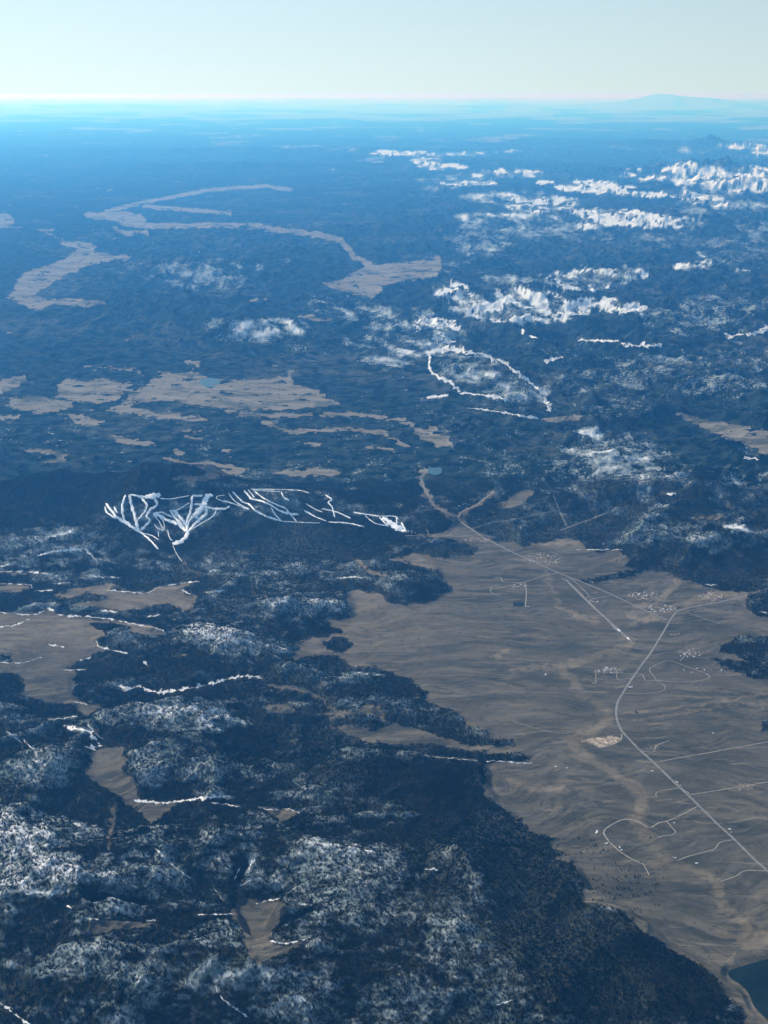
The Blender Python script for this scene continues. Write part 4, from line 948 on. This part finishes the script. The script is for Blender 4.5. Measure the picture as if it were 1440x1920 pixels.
# ------------------------------------------------------------------ separate trees on the grass (300)
def tree_mesh(seed):
    r = random.Random(seed); V_, F_, Mi = [], [], []
    for s in range(5): V_.append((0.5 * math.cos(s * 1.257), 0.5 * math.sin(s * 1.257), -1))
    V_.append((0, 0, 8))
    for s in range(5): F_.append((s, (s + 1) % 5, 5)); Mi.append(1)
    for t in range(4):
        zb = 2.0 + t * 4.0; zt = zb + 6.5 - t * 0.2; rd = 4.2 * (1 - t * 0.21)
        b = len(V_); a0 = r.random() * 6
        for s in range(8):
            rj = rd * (0.75 + 0.45 * r.random()); an = a0 + s * math.pi / 4
            V_.append((rj * math.cos(an), rj * math.sin(an), zb - r.random()))
        V_.append((0, 0, zt))
        for s in range(8): F_.append((b + s, b + (s + 1) % 8, b + 8)); Mi.append(0)
    return np_mesh('pine_tree', V_, F_, [M_CONE, M_TRUNK], face_mats=Mi)
tms = [tree_mesh(k) for k in range(4)]
tp = []
for k, row in enumerate(TREE_ROWS):
    L = sum(math.hypot(row[i + 1][0] - row[i][0], row[i + 1][1] - row[i][1]) for i in range(len(row) - 1))
    for q in range(int(L / 4.4) + 2):
        t = random.random() * (len(row) - 1); i = int(t); t -= i
        tp.append((row[i][0] * (1 - t) + row[i + 1][0] * t + random.uniform(-1, 1), row[i][1] * (1 - t) + row[i + 1][1] * t + random.gauss(0, 1.3), 10 + k))
for _ in range(90): tp.append((random.gauss(1160, 45), random.gauss(1660, 24), 1))
for _ in range(40): tp.append((random.uniform(1010, 1120), random.uniform(1575, 1615), 1))
while len(tp) < 300: tp.append((random.gauss(960, 50), random.gauss(1240, 50), 2) if random.random() < .3 else (random.uniform(1130, 1400), 0, 3))
edge = [p for p in BIG_PLAIN if 1400 < p[1] < 1900 and p[0] < 1400]
for k, q in enumerate(tp):
    if q[2] == 3:
        e = random.choice(edge); tp[k] = (e[0] + abs(random.gauss(0, 9)) + 2, e[1] - random.uniform(-3, 5), 3)
tp = tp[:300]
tx_, ty_ = cast(np.array([q[0] for q in tp]), np.array([q[1] for q in tp]))
tz_ = zat(tx_, ty_)
RL = ['pine in the highest tree row reaching right from the forest corner', 'pine in the long arched row below the highest tree row', 'pine in the tiny cluster between the two highest rows', 'pine in the dark clump inside the looping road', 'pine in the short row right of the dark clump', 'pine in the straight dark row at the middle of the slope', 'pine in the lowest long row sweeping up to the right', 'pine in the small clump below the right end of the lowest row', 'pine in the thin broken row just above the lowest row', 'pine in the pair at the right tip of the lowest row', 'pine in the loose row beside the short road spur', 'lone pine standing right of the lowest tree row', 'pine in the sparse row left of the short road spur']
TL = ['', 'lone pine scattered between the tree rows on the lower right grassland', 'lone pine dotted over the middle of the open grassland', 'pine standing just outside the lower forest edge on the grassland']
TG = ['', 'pines scattered between the rows', 'lone pines in mid grassland', 'pines along the lower forest edge']
for k, q in enumerate(tp):
    o = link(bpy.data.objects.new('pine_tree', tms[k % 4]))
    o.location = (tx_[k], ty_[k], tz_[k] - 0.5); o.rotation_euler = (0, 0, random.random() * 6)
    s = random.uniform(1.05, 1.7); o.scale = (s, s, s)
    tag(o, RL[q[2] - 10] if q[2] >= 10 else TL[q[2]], 'tree', 'pines of tree row %s' % 'abcdefghijklm'[q[2] - 10] if q[2] >= 10 else TG[q[2]])

# ------------------------------------------------------------------ buildings
M_WALL = plain_mat('pale_siding', (0.42, 0.38, 0.32), (0.62, 0.58, 0.52), 1 / 6)
M_ROOFW = plain_mat('white_metal_roof', (0.72, 0.73, 0.74), (0.84, 0.84, 0.84), 1 / 5, 0.45, 0.4)
M_ROOFB = plain_mat('brown_roof', (0.16, 0.11, 0.08), (0.24, 0.17, 0.13), 1 / 5)
M_ROOFG = plain_mat('blue_grey_roof', (0.24, 0.28, 0.32), (0.36, 0.40, 0.44), 1 / 5)
M_GLASS = plain_mat('window_glass', (0.02, 0.025, 0.03), (0.04, 0.045, 0.05), 1 / 3, 0.1, 0.5)
M_DOOR = plain_mat('door_paint', (0.12, 0.07, 0.05), (0.16, 0.10, 0.07), 1 / 2)
def box_m(name, x0, x1, y0, y1, z0, z1, mat):
    V_ = [(x0,y0,z0),(x1,y0,z0),(x1,y1,z0),(x0,y1,z0),(x0,y0,z1),(x1,y0,z1),(x1,y1,z1),(x0,y1,z1)]
    return np_mesh(name, V_, [(0,3,2,1),(4,5,6,7),(0,1,5,4),(1,2,6,5),(2,3,7,6),(3,0,4,7)], mat)
def gable(name, L, W, z, h, mat):
    V_ = [(-L,-W,z),(L,-W,z),(L,W,z),(-L,W,z),(-L,0,z+h),(L,0,z+h),(-L,-W,z-.4),(L,-W,z-.4),(L,W,z-.4),(-L,W,z-.4)]
    me = bpy.data.meshes.new(name)
    me.from_pydata(V_, [], [(0,1,5,4),(2,3,4,5),(0,4,3),(1,2,5),(6,7,1,0),(7,8,2,1),(8,9,3,2),(9,6,0,3),(9,8,7,6)]); me.materials.append(mat)
    return me
W_ME = box_m('wall', -9, 9, -6, 6, -3, 4.2, M_WALL)
ROOFS = [gable('roof', 10, 7, 4.6, 3.2, m) for m in (M_ROOFW, M_ROOFB, M_ROOFG)]
WIN = box_m('window', -0.9, 0.9, -0.08, 0.08, 1.2, 2.8, M_GLASS)
DOOR = box_m('door', -0.6, 0.6, -0.08, 0.08, 0, 2.2, M_DOOR)
def house(u, v, label, group, roof=0, s=1.0, big=1.0, parts=False):
    x, y = cast(np.array([u]), np.array([v])); x, y = float(x[0]), float(y[0])
    z = float(zat(np.array([x]), np.array([y]))[0])
    e = bpy.data.objects.new('house', None); link(e); e.location = (x, y, z); e.rotation_euler = (0, 0, random.choice((0, .3, -.4, 1.57, 1.2)))
    e.scale = (s * big, s, s)
    e.empty_display_size = 5
    w = link(bpy.data.objects.new('wall', W_ME), e); r = link(bpy.data.objects.new('roof', ROOFS[roof]), e)
    if parts:
        for wx_ in (-5, 4.5):
            q = link(bpy.data.objects.new('window', WIN), e); q.location = (wx_, -6.05, 0)
        q = link(bpy.data.objects.new('door', DOOR), e); q.location = (0, -6.05, 0)
    tag(e, label, 'house', group)
RN = ['white-roofed', 'brown-roofed', 'grey-roofed']
def village(cu, cv, ru, rv, n, where, group, seed):
    r = random.Random(seed)
    for k in range(n):
        a = r.random() * 6.28; q = math.sqrt(r.random()); rf = r.choice((0, 0, 0, 1, 2))
        house(cu + ru * q * math.cos(a), cv + rv * q * math.sin(a), RN[rf] + ' house ' + where, RN[rf] + ' ' + group, rf, r.uniform(1.0, 1.5))
village(1020, 1048, 34, 9, 24, 'in the hamlet beside the straight highway', 'houses in the hamlet beside the straight highway', 1)
village(972, 1099, 12, 4, 12, 'at the ranch above the dark pond', 'ranch houses above the dark pond', 2)
village(1205, 1117, 30, 7, 34, 'in the dense row of plots right of the highway', 'houses in the plots right of the highway', 3)
village(1238, 1142, 34, 8, 34, 'in the scattered town above the highway junction', 'houses in the town above the junction', 4)
village(1335, 1117, 26, 6, 20, 'at the foot of the right forest slope', 'houses below the right forest slope', 5)
village(1145, 1257, 26, 6, 26, 'in the village left of the highway bend', 'houses in the village left of the bend', 6)
village(1298, 1226, 28, 7, 18, 'on the bare knoll right of the highway', 'houses on the bare knoll', 7)
village(1320, 1255, 40, 10, 12, 'among the trees below the bare knoll', 'houses among trees below the knoll', 8)
village(770, 998, 14, 3, 10, 'at the foot of the eastern ski slope', 'houses below the eastern ski slope', 9)
village(870, 948, 12, 6, 12, 'in the forked narrow valley', 'houses in the forked valley', 10)
village(1110, 1125, 14, 8, 8, 'beside the airstrip', 'houses beside the airstrip', 11)
village(895, 1012, 26, 4, 10, 'where the forest opens onto the valley', 'houses at the valley mouth', 12)
for u, v, lb, rf, s, b in [(1182,1289,'large white building beside the highway bend',0,2.0,1.6),(1042,1438,'lone white house on the dark rise left of the creek',0,1.5,1.0),(1216,1437,'tan farmhouse just left of the lower highway',1,1.6,1.0),(1223,1446,'white barn below the tan farmhouse',0,1.5,1.3),
    (1337,1375,'single white cabin on the open slope at right',0,1.3,1.0),(1119,1561,'long white shed at the sharp bend of the looping road',0,1.7,2.0),(1137,1582,'white house left of the looping road',0,1.6,1.4),(1162,1589,'upper of two small white cabins by the looping road',0,1.2,1.0),(1165,1594,'lower of two small white cabins by the looping road',0,1.3,1.0),
    (1264,1543,'white cabin at the bend of the hooked lane',0,1.3,1.0),(1262,1608,'left grey cabin where the faint lane meets the creek',2,1.3,1.0),(1266,1609,'right white cabin where the faint lane meets the creek',0,1.3,1.0),(1306,1619,'bright white house below the faint lane',0,1.6,1.1),(1368,1555,'white trailer house beside the lower highway',0,1.4,1.3),
    (1371,1561,'grey house beside the lower highway',2,1.2,1.0),(1112,1280,'tan cabin at the end of the straight village lane',1,1.3,1.0),(1023,1265,'white shed at the creek confluence',0,1.4,1.3),(1217,1552,'brown cabin at the dip of the looping road',1,1.3,1.0),(1063,1440,'tiny white hut on the grass west of the creek',0,1.0,1.0),(990,1137,'white pump house beside the dark pond',0,1.2,1.0)]:
    house(u, v, lb, None, rf, s, b, parts=True)

# ------------------------------------------------------------------ the air
hm, hn = newmat('haze')
pv = hn.nodes.new('ShaderNodeVolumePrincipled'); ho = hn.nodes.new('ShaderNodeOutputMaterial')
pv.inputs['Color'].default_value = (*HAZE_COLOR, 1)
pv.inputs['Absorption Color'].default_value = (1, 1, 1, 1)
pv.inputs['Density'].default_value = HAZE_DENSITY
pv.inputs['Anisotropy'].default_value = 0.4
hn.links.new(pv.outputs[0], ho.inputs['Volume'])
bx = box_m('haze', -3.05e6, 3.05e6, -4.0e4, 3.05e6, float(Z.min()) - 40, 9060, hm)
ho_ = link(bpy.data.objects.new('haze', bx))
tag(ho_, 'thin blue haze filling the air over the whole landscape', 'haze', kind='stuff')
